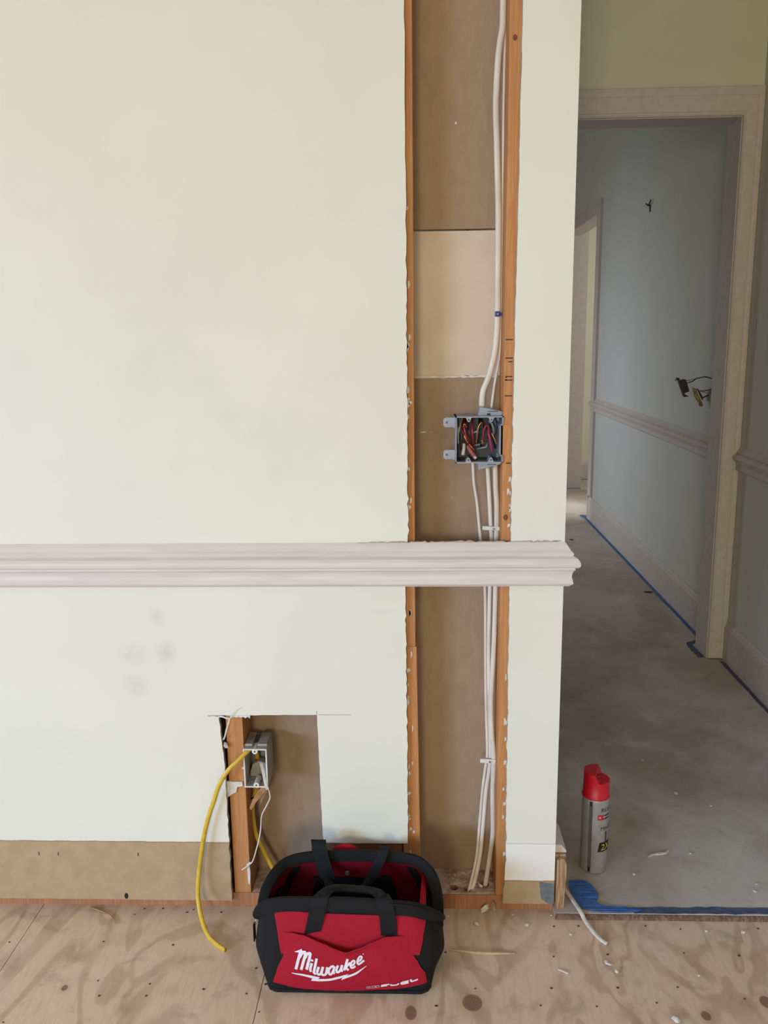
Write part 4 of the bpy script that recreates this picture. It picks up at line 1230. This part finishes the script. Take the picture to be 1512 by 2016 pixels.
LET = {
    'm': ([[(-0.2300, 0.1020), (-0.2353, 0.0823), (-0.2405, 0.0622)], [(-0.2330, 0.0870), (-0.2280, 0.0965), (-0.2225, 0.1003), (-0.2208, 0.0960), (-0.2250, 0.0795), (-0.2300, 0.0615)], [(-0.2215, 0.0880), (-0.2175, 0.0960), (-0.2125, 0.0985), (-0.2110, 0.0950), (-0.2150, 0.0790), (-0.2190, 0.0630)]], 0.0046),
    'i': ([[(-0.2080, 0.0789), (-0.2112, 0.0665), (-0.2105, 0.0590)], [(-0.2068, 0.0865), (-0.2080, 0.0828)]], 0.0042),
    'l': ([[(-0.1981, 0.0886), (-0.2032, 0.0650), (-0.2040, 0.0580), (-0.2005, 0.0545)]], 0.0042),
    'w': ([[(-0.1942, 0.0722), (-0.1975, 0.0600), (-0.1955, 0.0550), (-0.1905, 0.0580), (-0.1858, 0.0724)], [(-0.1858, 0.0724), (-0.1885, 0.0600), (-0.1860, 0.0548), (-0.1800, 0.0580), (-0.1770, 0.0712)]], 0.0042),
    'a': ([[(-0.1640, 0.0725), (-0.1695, 0.0715), (-0.1742, 0.0650), (-0.1735, 0.0572), (-0.1695, 0.0565), (-0.1655, 0.0635)], [(-0.1630, 0.0727), (-0.1655, 0.0605), (-0.1625, 0.0577)]], 0.0038),
    'u': ([[(-0.1560, 0.0751), (-0.1594, 0.0645), (-0.1572, 0.0602), (-0.1518, 0.0645), (-0.1476, 0.0767)], [(-0.1476, 0.0767), (-0.1497, 0.0660), (-0.1467, 0.0628)]], 0.0038),
    'k': ([[(-0.1367, 0.0898), (-0.1399, 0.0791), (-0.1440, 0.0658)], [(-0.1312, 0.0823), (-0.1402, 0.0732), (-0.1351, 0.0670)]], 0.0040),
    'e': ([[(-0.1310, 0.0757), (-0.1243, 0.0796), (-0.1230, 0.0848), (-0.1268, 0.0856), (-0.1312, 0.0785), (-0.1288, 0.0722), (-0.1211, 0.0752)]], 0.0031),
    'e2': ([[(-0.1176, 0.0828), (-0.1104, 0.0874), (-0.1091, 0.0926), (-0.1132, 0.0927), (-0.1176, 0.0842), (-0.1148, 0.0785), (-0.1041, 0.0852)]], 0.0031),
    'r': ([[(-0.1062, 0.0978), (-0.1050, 0.0990)]], 0.0020),
}
bm = bmesh.new()
for st, w in LET.values():
    for s in st:
        stroke(bm, s, w * 1.22)
# flag of the M and the lightning underline, as strips between two edges


def strip2(bm, A, B, n=10, off=0.0012):
    def samp(P, t):
        f = t * (len(P) - 1)
        i = min(int(f), len(P) - 2)
        f -= i
        return (P[i][0] + (P[i + 1][0] - P[i][0]) * f, P[i][1] + (P[i + 1][1] - P[i][1]) * f)
    V = []
    for k in range(n + 1):
        a, b = samp(A, k / n), samp(B, k / n)
        V.append([bm.verts.new(on_pocket(a[0] + (b[0] - a[0]) * q / 2, a[1] + (b[1] - a[1]) * q / 2, off)) for q in range(3)])
    for P, Q in zip(V, V[1:]):
        for q in range(2):
            bm.faces.new((P[q], Q[q], Q[q + 1], P[q + 1]))


strip2(bm, [(-0.2432, 0.0978), (-0.2360, 0.1015), (-0.2279, 0.1060)], [(-0.2430, 0.0974), (-0.2350, 0.0975), (-0.2262, 0.1018)], 8)
strip2(bm, [(-0.2490, 0.0542), (-0.2316, 0.0533), (-0.2102, 0.0502), (-0.1925, 0.0485)], [(-0.2491, 0.0527), (-0.2304, 0.0490), (-0.2077, 0.0437), (-0.1963, 0.0431)], 18)
strip2(bm, [(-0.2076, 0.0460), (-0.1956, 0.0439), (-0.1700, 0.0473), (-0.1505, 0.0523), (-0.1347, 0.0586)], [(-0.2106, 0.0373), (-0.1945, 0.0373), (-0.1702, 0.0420), (-0.1526, 0.0465), (-0.1398, 0.0535)], 24, 0.0013)
strip2(bm, [(-0.1479, 0.0485), (-0.1398, 0.0535), (-0.1189, 0.0642), (-0.0997, 0.0746)], [(-0.1503, 0.0423), (-0.1352, 0.0505), (-0.1183, 0.0596), (-0.0998, 0.0735)], 18, 0.0012)
lg = obj('script_lettering', bm, m_bag_print, pocket)
bm = bmesh.new()
for s, w in (([(-0.0700, 0.0232), (-0.0700, 0.0268)], 0.0032), ([(-0.0708, 0.0272), (-0.0630, 0.0289), (-0.0549, 0.0305)], 0.0026), ([(-0.0695, 0.0246), (-0.0597, 0.0268)], 0.0018),
             ([(-0.0519, 0.0308), (-0.0517, 0.0272)], 0.0030), ([(-0.0520, 0.0272), (-0.0450, 0.0283), (-0.0384, 0.0296)], 0.0026), ([(-0.0384, 0.0292), (-0.0368, 0.0334)], 0.0026),
             ([(-0.0164, 0.0384), (-0.0235, 0.0369), (-0.0309, 0.0352)], 0.0024), ([(-0.0309, 0.0355), (-0.0314, 0.0304)], 0.0030), ([(-0.0314, 0.0303), (-0.0240, 0.0318), (-0.0165, 0.0335)], 0.0024), ([(-0.0309, 0.0328), (-0.0170, 0.0359)], 0.0018),
             ([(-0.0124, 0.0411), (-0.0119, 0.0354)], 0.0030), ([(-0.0120, 0.0354), (-0.0060, 0.0368), (0.0004, 0.0384)], 0.0026), ([(0.0002, 0.0380), (0.0010, 0.0405)], 0.0022)):
    stroke(bm, s, w * 1.25, 4)
obj('block_lettering', bm, m_bag_print, pocket)
bm = bmesh.new()
for s, w in (([(-0.1000, 0.0251), (-0.0880, 0.0262), (-0.0753, 0.0272)], 0.0016), ([(-0.0756, 0.0222), (-0.0880, 0.0211), (-0.1006, 0.0200)], 0.0014), ([(-0.1000, 0.0251), (-0.1006, 0.0200)], 0.0014), ([(-0.0753, 0.0272), (-0.0756, 0.0222)], 0.0014),
             ([(-0.0975, 0.0212), (-0.0965, 0.0240), (-0.0950, 0.0222), (-0.0935, 0.0243), (-0.0930, 0.0215)], 0.0010), ([(-0.0890, 0.0218), (-0.0885, 0.0247)], 0.0012), ([(-0.0830, 0.0238), (-0.0800, 0.0252), (-0.0835, 0.0252), (-0.0808, 0.0226), (-0.0842, 0.0224), (-0.0830, 0.0238)], 0.0010)):
    stroke(bm, s, w, 4)
obj('badge_lettering', bm, m_bag_print2, pocket)


# rim bands
def band(path, hz, th, normal):
    prof = [(-hz, -th * 0.6), (-hz * 0.8, -th), (hz * 0.8, -th), (hz, -th * 0.6), (hz, th * 0.6), (hz * 0.8, th), (-hz * 0.8, th), (-hz, th * 0.6)]
    return sweep(path, prof, normal)


obj('front_rim', band([p + Vector((0, -0.002, 0.0005)) for p in catmull(FRONT_U, 8)], 0.0145, 0.0055, (0, -1, 0.12)), m_bag_black, bag, sm=True, bevel=0.001)
obj('back_rim', band([p + Vector((0, 0.002, 0.0005)) for p in catmull(BACK_U, 8)], 0.0115, 0.0055, (0, -1, 0.30)), m_bag_black, bag, sm=True, bevel=0.001)
# zipper cord along the front rim, with its tail end
zp = [p + Vector((0, -0.0085, 0.0115)) for p in catmull(FRONT_U, 8)][50:]
zp = zp + [Vector((0.050, -0.196, 0.128)), Vector((0.052, -0.199, 0.118))]
obj('zipper', tube(zp[::4] + [zp[-1]], 0.0026, None, 4), m_bag_web, bag, sm=True)
obj('zipper_pull', box(0.0465, 0.0545, -0.203, -0.199, 0.108, 0.124), m_bag_web, bag, bevel=0.001)
obj('buckle_ring', tube([(-0.3260, -0.2120, 0.1270), (-0.3310, -0.2120, 0.1225), (-0.3290, -0.2120, 0.1165), (-0.3235, -0.2120, 0.1180)], 0.0014, None, 5), m_steel, bag, sm=True)
obj('side_webbing', box(-0.3345, -0.3315, -0.219, -0.205, 0.080, 0.118), m_bag_web, bag, bevel=0.0008)

# base piping
bp = [Vector((x + math.cos(math.atan2(y - CXY[1], x - CXY[0])) * -0.001, y, 0.0045)) for x, y in base]
bm = sweep(bp + [bp[0]], oval(0.0036, 0.0042, 8), (0, 0, 1))
obj('base_piping', bm, m_bag_black, bag, sm=True)


# straps
def web(path, w, th=0.0026, side=(1, 0, 0)):
    """flat webbing whose width stays along `side`"""
    bm = bmesh.new()
    S = Vector(side)
    rings = []
    for i, p in enumerate(path):
        t = (path[min(i + 1, len(path) - 1)] - path[max(i - 1, 0)]).normalized()
        n_ = t.cross(S).normalized()
        rings.append([bm.verts.new(p + S * a + n_ * b) for a, b in ((-w / 2, -th / 2), (w / 2, -th / 2), (w / 2, th / 2), (-w / 2, th / 2))])
    for A, B in zip(rings, rings[1:]):
        for j in range(4):
            bm.faces.new((A[j], A[(j + 1) % 4], B[(j + 1) % 4], B[j]))
    bm.faces.new(rings[0])
    bm.faces.new(rings[-1][::-1])
    return bm


fh = obj('front_handle', web(catmull([(-0.2105, -0.2490, 0.100), (-0.2095, -0.2555, 0.122), (-0.2030, -0.2575, 0.150), (-0.1975, -0.2565, 0.176), (-0.1930, -0.2560, 0.194), (-0.1890, -0.2500, 0.2068), (-0.1800, -0.2330, 0.2085)], 6), 0.0335, side=(0.99, 0, 0.12)), m_bag_web, bag)
obj('front_handle', web(catmull([(-0.0545, -0.2490, 0.100), (-0.0545, -0.2555, 0.122), (-0.0560, -0.2570, 0.150), (-0.0580, -0.2560, 0.172), (-0.0610, -0.2555, 0.188), (-0.0640, -0.2500, 0.2020), (-0.0720, -0.2330, 0.2040)], 6), 0.0330, side=(0.99, 0, -0.06)), m_bag_web, bag)
obj('handle_grip', tube([(-0.1880, -0.2420, 0.2070), (-0.1810, -0.2320, 0.2070), (-0.1690, -0.2200, 0.2040), (-0.1500, -0.2120, 0.2000), (-0.1250, -0.2110, 0.1970), (-0.1000, -0.2120, 0.1955), (-0.0840, -0.2180, 0.1970), (-0.0720, -0.2300, 0.2000), (-0.0660, -0.2420, 0.2010)], 0.0105, 0.0070, 5, (0, 0, 1)), m_bag_web, bag, sm=True)
obj('back_handle', web(catmull([(-0.2120, -0.0700, 0.120), (-0.2120, -0.0720, 0.170), (-0.2120, -0.0735, 0.208), (-0.2120, -0.0790, 0.2225), (-0.2110, -0.0880, 0.2235), (-0.2080, -0.0960, 0.2130), (-0.2030, -0.1000, 0.190), (-0.1960, -0.1060, 0.165), (-0.1900, -0.1100, 0.150)], 6), 0.0320), m_bag_web, bag)
obj('back_handle', web(catmull([(-0.0690, -0.0700, 0.120), (-0.0690, -0.0720, 0.170), (-0.0690, -0.0760, 0.203), (-0.0690, -0.0840, 0.2095), (-0.0710, -0.0930, 0.2060), (-0.0780, -0.1000, 0.190), (-0.0900, -0.1080, 0.168), (-0.1000, -0.1120, 0.150)], 6), 0.0230), m_bag_web, bag)
obj('handle_grip', tube([(-0.1930, -0.1090, 0.152), (-0.1850, -0.1150, 0.138), (-0.1600, -0.1230, 0.126), (-0.1300, -0.1230, 0.126), (-0.1080, -0.1160, 0.138), (-0.0990, -0.1110, 0.152)], 0.0100, 0.0065, 5), m_bag_web, bag, sm=True)
# rear pocket flap peeping over the back rim
bm = bmesh.new()
bmesh.ops.create_uvsphere(bm, u_segments=20, v_segments=10, radius=1.0)
for q in bm.verts:
    q.co = Vector((-0.1560 + q.co.x * 0.034, -0.0560 + q.co.y * 0.010, 0.1700 + q.co.z * 0.030))
obj('rear_pocket', bm, m_bag_red, bag, sm=True)

# ------------------------------------------------------------------ spray can
CC = (0.4335, 0.1488, 0.0112)
can = root('spray_can', CC, 'silver spray paint can with red cap standing on the hall floor', 'spray can')
R = 0.0322
obj('can_body', lathe([(0, 0.004), (0.024, 0.003), (0.0285, 0.0), (0.0312, 0.0012), (R, 0.0045), (R, 0.1905), (0.0318, 0.1940), (0.0, 0.1940)], CC, 40), m_can, can, sm=True)
bm = lathe([(0.0, 0.1941), (0.0330, 0.1941), (0.0335, 0.1955), (0.0330, 0.1985), (0.0314, 0.2000), (0.0304, 0.2360)], CC, 40)
cap = obj('cap', bm, m_cap, can, sm=True)
bm = bmesh.new()
rings = []
for i in range(9):
    r = 0.0304 * i / 8
    ring = []
    for k in range(40):
        a = 2 * math.pi * k / 40
        x, y = r * math.cos(a), r * math.sin(a)
        d = (0.008 - x + 0.35 * y) / 0.007
        d = max(0.0, min(1.0, d))
        d = d * d * (3 - 2 * d)
        top = 0.2580 - 0.10 * max(0, math.hypot(x + 0.006, y) - 0.014) ** 1.4
        low = 0.2365 - 0.0035 * (1 - (r / 0.0304) ** 4)
        ring.append(bm.verts.new((CC[0] + x, CC[1] + y, CC[2] + low + (top - low) * d)))
        if i == 0:
            break
    rings.append(ring)
for k in range(40):
    bm.faces.new((rings[0][0], rings[1][k], rings[1][(k + 1) % 40]))
    for A, B in zip(rings[1:], rings[2:]):
        bm.faces.new((A[k], B[k], B[(k + 1) % 40], A[(k + 1) % 40]))
lowr = [bm.verts.new((CC[0] + 0.0304 * math.cos(2 * math.pi * k / 40), CC[1] + 0.0304 * math.sin(2 * math.pi * k / 40), CC[2] + 0.2355)) for k in range(40)]
for k in range(40):
    bm.faces.new((rings[8][k], lowr[k], lowr[(k + 1) % 40], rings[8][(k + 1) % 40]))
obj('trigger_tower', bm, m_cap, can, sm=False)
bm = bmesh.new()
bmesh.ops.create_cone(bm, cap_ends=True, segments=14, radius1=0.0060, radius2=0.0050, depth=0.012)
bmesh.ops.rotate(bm, verts=bm.verts[:], cent=(0, 0, 0), matrix=Matrix.Rotation(math.radians(62), 3, 'Y') @ Matrix.Rotation(math.radians(35), 3, 'X'))
bmesh.ops.translate(bm, verts=bm.verts[:], vec=(CC[0] + 0.0010, CC[1] - 0.012, CC[2] + 0.2480))
obj('nozzle', bm, m_cap_dark, can, sm=True)


def can_pt(ang, z, off=0.0004):
    a = math.radians(ang)
    return Vector((CC[0] + (R + off) * math.sin(a), CC[1] - (R + off) * math.cos(a), CC[2] + z))


def can_patch(a0, a1, z0, z1, off=0.0004, n=8, skew=0.0):
    bm = bmesh.new()
    rr = []
    for i in range(n + 1):
        a = a0 + (a1 - a0) * i / n
        rr.append((bm.verts.new(can_pt(a - skew / 2, z0, off)), bm.verts.new(can_pt(a + skew / 2, z1, off))))
    for A, B in zip(rr, rr[1:]):
        bm.faces.new((A[0], B[0], B[1], A[1]))
    return bm


def can_text(body, size, ang, z, off, mat, name, shear=0.0):
    cu = bpy.data.curves.new(name, 'FONT')
    cu.body = body
    cu.size = size
    cu.shear = shear
    cu.resolution_u = 2
    tmp = bpy.data.objects.new(name, cu)
    COL.objects.link(tmp)
    bpy.context.view_layer.update()
    me = bpy.data.meshes.new_from_object(tmp.evaluated_get(bpy.context.evaluated_depsgraph_get()))
    bpy.data.objects.remove(tmp)
    bm = bmesh.new()
    bm.from_mesh(me)
    bmesh.ops.triangulate(bm, faces=bm.faces[:])
    for q in bm.verts:
        q.co = can_pt(ang + math.degrees(q.co.x / R), z + q.co.y, off)
    return obj(name, bm, mat, can)


# view comes from about -14 degrees, so the seam sits left of it and the text wraps away to the side
obj('label_seam', can_patch(-27, -24.5, 0.005, 0.190), M('can_seam', (90, 92, 94), None, 0.4, 60, metal=0.4), can)
obj('label_margin', can_patch(-39, -27, 0.005, 0.190, 0.0002), M('can_margin', (136, 140, 142), None, 0.3, 60, metal=0.6), can)
obj('registration_mark', can_patch(-35, -28, 0.178, 0.190, 0.0006), m_ink, can)
obj('registration_mark', can_patch(-35, -28, 0.005, 0.018, 0.0006), m_ink, can)
can_text('RUST-OLEUM', 0.0150, 11, 0.1640, 0.0006, m_ink, 'brand_lettering')
obj('colour_square', can_patch(-2, 11, 0.1440, 0.1575, 0.0006), m_ink_red, can)
obj('colour_square', can_patch(12, 26, 0.1440, 0.1575, 0.0006), m_ink_red, can)
can_text('+ +', 0.0130, 0, 0.1465, 0.0008, m_ink_white, 'emblem_lettering')
obj('emblem_bars', can_patch(28, 60, 0.1450, 0.1480, 0.0006), m_ink, can)
obj('emblem_bars', can_patch(28, 60, 0.1530, 0.1560, 0.0006), m_ink, can)
can_text('MARKING', 0.0140, 11, 0.1165, 0.0006, M('grey_print', (70, 72, 74), None, 0.5, 60), 'marking_lettering')
obj('badge', can_patch(6, 80, 0.0600, 0.0845, 0.0005, 12, 8), m_ink, can)
can_text('2X', 0.0230, 14, 0.0640, 0.0010, m_ink_yellow, 'badge_lettering', 0.15)
obj('label_bar', can_patch(36, 46, 0.0845, 0.112, 0.0005), M('bar_print', (72, 70, 68), None, 0.5, 60), can)

# ------------------------------------------------------------------ hall wall fittings


def hw(x, z):  # device outlines were surveyed at Y=2.08; they hang at Y=1.95
    return (x * 0.966, 1.29 - (1.29 - z) * 0.966)


d1 = root('receptacle', (1.14, 1.95, 1.02), 'back-lit dark receptacle hanging out of the hall wall on its wires', 'receptacle')
q = [hw(*p) for p in ((1.1617, 1.0884), (1.1883, 1.0939), (1.2074, 1.0411), (1.1831, 1.0326))]
obj('device_body', prism(q, 'y', 1.935, 1.968), m_dark_brown, d1, bevel=0.002)
obj('mounting_strap', prism([hw(*p) for p in ((1.1550, 1.1010), (1.1590, 1.1000), (1.1915, 1.0190), (1.1880, 1.0180))], 'y', 1.936, 1.966), m_dark_brown, d1)
obj('mounting_ear', prism([hw(*p) for p in ((1.1479, 1.0871), (1.1510, 1.0980), (1.1620, 1.0990), (1.1600, 1.0900), (1.1530, 1.0930))], 'y', 1.944, 1.960), m_dark_brown, d1)
obj('mounting_ear', prism([hw(*p) for p in ((1.1880, 1.0290), (1.2050, 1.0215), (1.2050, 1.0190), (1.1900, 1.0160), (1.1850, 1.0200))], 'y', 1.944, 1.960), m_dark_brown, d1)


def hwire(parent, name, pts, r, mat):
    P = [(*hw(x, z), y) for x, z, y in pts]
    obj(name, tube([(a, c, b) for a, b, c in P], r, None, 5, (0.1, 0.2, 1), 6), mat, parent, sm=True)


hwire(d1, 'black_wire', [(1.1966, 1.0763, 1.95), (1.2080, 1.0806, 1.945), (1.2194, 1.0848, 1.94), (1.2275, 1.0949, 1.93), (1.2374, 1.0999, 1.92), (1.2500, 1.1048, 1.90), (1.2590, 1.1061, 1.885), (1.2700, 1.1010, 1.865), (1.2860, 1.0940, 1.84)], 0.0022, m_dark_brown)
hwire(d1, 'grey_wire', [(1.1930, 1.0880, 1.95), (1.2100, 1.0900, 1.945), (1.2300, 1.0960, 1.93), (1.2550, 1.1040, 1.90), (1.2860, 1.0960, 1.84)], 0.0014, m_pvc_in)
d2 = root('receptacle', (1.19, 1.95, 0.98), 'brass and back-lit dark receptacle dangling below the other one', 'receptacle')
obj('device_body', prism([hw(*p) for p in ((1.2290, 1.0530), (1.2410, 1.0520), (1.2660, 1.0110), (1.2580, 0.9990))], 'y', 1.925, 1.960), m_dark_brown, d2, bevel=0.002)
obj('mounting_strap', prism([hw(*p) for p in ((1.2120, 1.0600), (1.2290, 1.0530), (1.2580, 0.9990), (1.2640, 0.9780), (1.2480, 0.9760), (1.2440, 0.9930), (1.2270, 1.0150))], 'y', 1.918, 1.9245), m_almond, d2, bevel=0.001)
obj('face_strip', prism([hw(*p) for p in ((1.2290, 1.0480), (1.2320, 1.0480), (1.2600, 0.9960), (1.2565, 0.9960))], 'y', 1.9140, 1.9178), m_pvc_rim, d2)
obj('face', prism([hw(*p) for p in ((1.2215, 1.0330), (1.2280, 1.0320), (1.2460, 1.0010), (1.2380, 1.0080))], 'y', 1.9140, 1.9178), m_pvc2, d2)
hwire(d2, 'black_wire', [(1.2700, 1.0140, 1.940), (1.2790, 1.0220, 1.925), (1.2860, 1.0290, 1.91), (1.2900, 1.0400, 1.88), (1.2870, 1.0560, 1.84)], 0.0024, m_dark_brown)
hwire(d2, 'black_wire', [(1.2539, 1.0435, 1.94), (1.2650, 1.0433, 1.93), (1.2760, 1.0490, 1.90), (1.2870, 1.0600, 1.84)], 0.0020, m_dark_brown)
hwire(d2, 'grey_wire', [(1.2539, 1.0405, 1.94), (1.2650, 1.0385, 1.93), (1.2760, 1.0380, 1.90), (1.2870, 1.0560, 1.84)], 0.0015, m_pvc2)

hk = root('wall_hook', (RX - 0.01, 2.98, 1.93), 'tiny dark Y-shaped wall hook high on the hall wall', 'hook')
obj('stem', box(RX - 0.006, RX - 0.0003, 2.976, 2.984, 1.915, 1.950), m_dark_brown, hk)
obj('prong', tube([(RX - 0.004, 2.980, 1.944), (RX - 0.012, 2.968, 1.950), (RX - 0.012, 2.935, 1.966)], 0.004, None, 4), m_dark_brown, hk)
obj('prong', tube([(RX - 0.004, 2.980, 1.944), (RX - 0.012, 2.992, 1.950), (RX - 0.012, 3.030, 1.962)], 0.004, None, 4), m_dark_brown, hk)

# ------------------------------------------------------------------ debris
o = obj('plaster_shaving', ribbon([(0.577, 0.1872, 0.0130), (0.5923, 0.1971, 0.0133), (0.6113, 0.2011, 0.0135), (0.6272, 0.2062, 0.0133), (0.637, 0.2175, 0.0140)], 0.0040, (0, 0, 1), 0.0022, taper=lambda t: 0.5 + 1.0 * math.sin(math.pi * t)), m_plaster, None, (0.60, 0.20, 0.012))
tagged(o, 'curled white plaster shaving on the hall floor beyond the spray can', 'debris')
o = obj('dark_chip', crumb((1.1780, 2.4400, 0.0113), (0.028, 0.012, 0.003)), m_dark_brown, None, (1.178, 2.44, 0.0113))
tagged(o, 'dark curled chip on the hall floor beside the blue tape line', 'debris')
o = obj('dark_chip', crumb((0.9986, 3.5852, 0.0113), (0.016, 0.016, 0.003)), m_dark_brown, None, (0.9986, 3.5852, 0.0113))
tagged(o, 'small dark chip far down the hall floor', 'debris')
for i, (x, y, r, lab) in enumerate([(0.7346, 0.4888, 0.006, 'lone pale crumb in the middle of the hall floor'), (0.813, 0.4265, 0.0035, 'tiny white crumb beyond the lone pale crumb on the hall floor')]):
    tagged(obj('plaster_crumb', crumb((x, y, 0.0113), (r * 1.3, r, r * 0.6)), m_plaster, None, (x, y, 0.0113)), lab, 'debris')
for x, y, r, lab in [(0.8037, 0.0843, 0.004, 'white plaster crumb on the hall floor close to the tape, the farther of two'),
                     (0.7889, 0.0571, 0.0045, 'white plaster crumb on the hall floor close to the tape, the nearer of two'),
                     (0.5251, 0.116, 0.005, 'pale plaster crumb on the hall floor between can base and curled shaving'),
                     (0.6926, 0.6872, 0.005, 'faint white crumb on the hall floor well beyond the spray can'),
                     (0.686, 0.204, 0.004, 'pale plaster crumb beside the curled shaving on the hall floor')]:
    tagged(obj('plaster_crumb', crumb((x, y, 0.0113), (r * 1.3, r, r * 0.5)), m_plaster, None, (x, y, 0.0113)), lab, 'debris', 'crumbs on the hall floor')
for x, y, r, lab in [(0.1331, -0.0535, 0.0062, 'biggest white crumb on the plywood below the white chunk of the slot'),
                     (0.2463, -0.0566, 0.0055, 'flat white crumb on the plywood below the tan corner of the wall'),
                     (0.3376, -0.0855, 0.0036, 'white crumb on the plywood beside the loose cable end'),
                     (0.2173, -0.0202, 0.004, 'white crumb on the plywood touching the foot of the wall end'),
                     (0.3047, -0.022, 0.003, 'tiny white crumb on the plywood at the foot of the wall corner'),
                     (0.3968, -0.1693, 0.006, 'topmost white crumb of the short trail beyond the loose cable tip'),
                     (0.4022, -0.1756, 0.0045, 'middle white crumb of the short trail beyond the loose cable tip'),
                     (0.4115, -0.1942, 0.0055, 'lowest white crumb of the short trail beyond the loose cable tip'),
                     (0.7146, -0.0711, 0.0055, 'round white crumb on the plywood under the far end of the tape'),
                     (0.6361, -0.069, 0.004, 'small white crumb on the plywood midway below the dusty tape strip'),
                     (0.5761, -0.2034, 0.0036, 'lone white crumb on open plywood above the largest chunk'),
                     (0.07, -0.03, 0.004, 'white crumb on the plywood between the tool bag and sill plate'),
                     (0.27, -0.11, 0.0028, 'smallest white crumb on the plywood past the pale wood sliver')]:
    tagged(obj('plaster_crumb', crumb((x, y, 0.0003), (r * 1.25, r * 0.9, r * 0.55)), m_plaster, None, (x, y, 0.0003)), lab, 'debris', 'crumbs on the plywood')
o = obj('plaster_chunk', crumb((0.4963, -0.3221, 0.0003), (0.013, 0.008, 0.005)), m_plaster, None, (0.4963, -0.3221, 0.0003))
tagged(o, 'largest white plaster chunk at the bottom edge of the plywood', 'debris')
o = obj('plaster_shaving', ribbon([(0.2930, -0.1900, 0.0016), (0.3033, -0.1969, 0.0018), (0.3120, -0.2020, 0.0016)], 0.0030, (0, 0, 1), 0.0018), m_plaster, None, (0.3033, -0.197, 0.0003))
tagged(o, 'thin white plaster sliver on the plywood between two nail rows', 'debris')
o = obj('plaster_chunk', crumb((0.1560, -0.0075, 0.0003), (0.016, 0.006, 0.009)), m_plaster, None, (0.156, -0.0075, 0.0003))
tagged(o, 'white plaster chunk lying against the foot of the sill plate', 'debris')
o = obj('plaster_chunk', crumb((0.1755, -0.0060, 0.0003), (0.014, 0.005, 0.013)), m_dust, None, (0.1755, -0.006, 0.0003))
tagged(o, 'greyish plaster lump beside the white chunk under the slot', 'debris')
o = obj('plaster_chunk', crumb((0.1480, 0.0290, 0.0375), (0.0085, 0.004, 0.0042)), m_plaster, None, (0.148, 0.029, 0.0375))
tagged(o, 'white gypsum chip on the sill plate between the two cable holes', 'debris')
for x, y, r, lab in [(0.0450, 0.050, 0.004, 'dusty crumb on the sill plate beside the tool bag'),
                     (0.0900, 0.0620, 0.005, 'dusty crumb on the sill plate behind the empty bored hole'),
                     (0.1300, 0.060, 0.0055, 'dusty crumb on the sill plate behind the hole with two cables'),
                     (0.1380, 0.0790, 0.004, 'small dusty crumb on the sill plate against the backing board')]:
    tagged(obj('plaster_crumb', crumb((x, y, 0.0395), (r, r, r * 0.8)), m_dust, None, (x, y, 0.0395)), lab, 'debris', 'crumbs on the sill plate')
o = obj('wood_sliver', sweep(catmull([(0.0709, -0.1361, 0.0022), (0.1359, -0.1436, 0.0024), (0.2078, -0.1455, 0.0020)], 6), [(-0.0035, -0.0018), (0.0035, -0.0018), (0.0020, 0.0016), (-0.0020, 0.0016)], (0, 0, 1), taper=lambda t: 0.4 + 0.9 * math.sin(math.pi * t)), m_sliver, None, (0.136, -0.143, 0.0003))
tagged(o, 'long pale wood sliver on the plywood beside the tool bag', 'debris')
o = obj('wood_sliver', tube([(-0.7600, -0.0120, 0.0020), (-0.7216, -0.0277, 0.0022), (-0.6971, -0.044, 0.0022), (-0.6768, -0.0682, 0.0020)], 0.0016, None, 6, (0, 0, 1), taper=lambda t: 0.4 + 0.8 * math.sin(math.pi * t)), m_raw, None, (-0.71, -0.035, 0.0003), sm=True)
tagged(o, 'thin curved brown splinter on the plywood below the tan band', 'debris')
bm = bmesh.new()
bmesh.ops.create_cone(bm, cap_ends=True, segments=12, radius1=0.0040, radius2=0.0040, depth=0.002)
bmesh.ops.rotate(bm, verts=bm.verts[:], cent=(0, 0, 0), matrix=Matrix.Rotation(math.pi / 2, 3, 'X'))
for q in bm.verts:
    q.co.z *= 1.8
bmesh.ops.translate(bm, verts=bm.verts[:], vec=(-0.6700, D - 0.0006, 0.034))
obj('nail_hole', bm, m_ink, wall)
for x in (-0.865, -0.82, -0.635):
    obj('nail_hole', box(x - 0.0012, x + 0.0012, D - 0.0004, D + 0.0004, 0.136, 0.1445), m_hole, wall)
# pencil layout lines past the corners of the notch
for x0, x1, z0, z1 in ((-0.4560, -0.4330, 0.4806, 0.4812), (-0.2130, -0.1400, 0.4832, 0.4837), (-0.2160, -0.2152, 0.4840, 0.4930)):
    obj('pencil_line', box(x0, x1, D - 0.0003, D + 0.0003, z0, z1), m_pencil, wall)
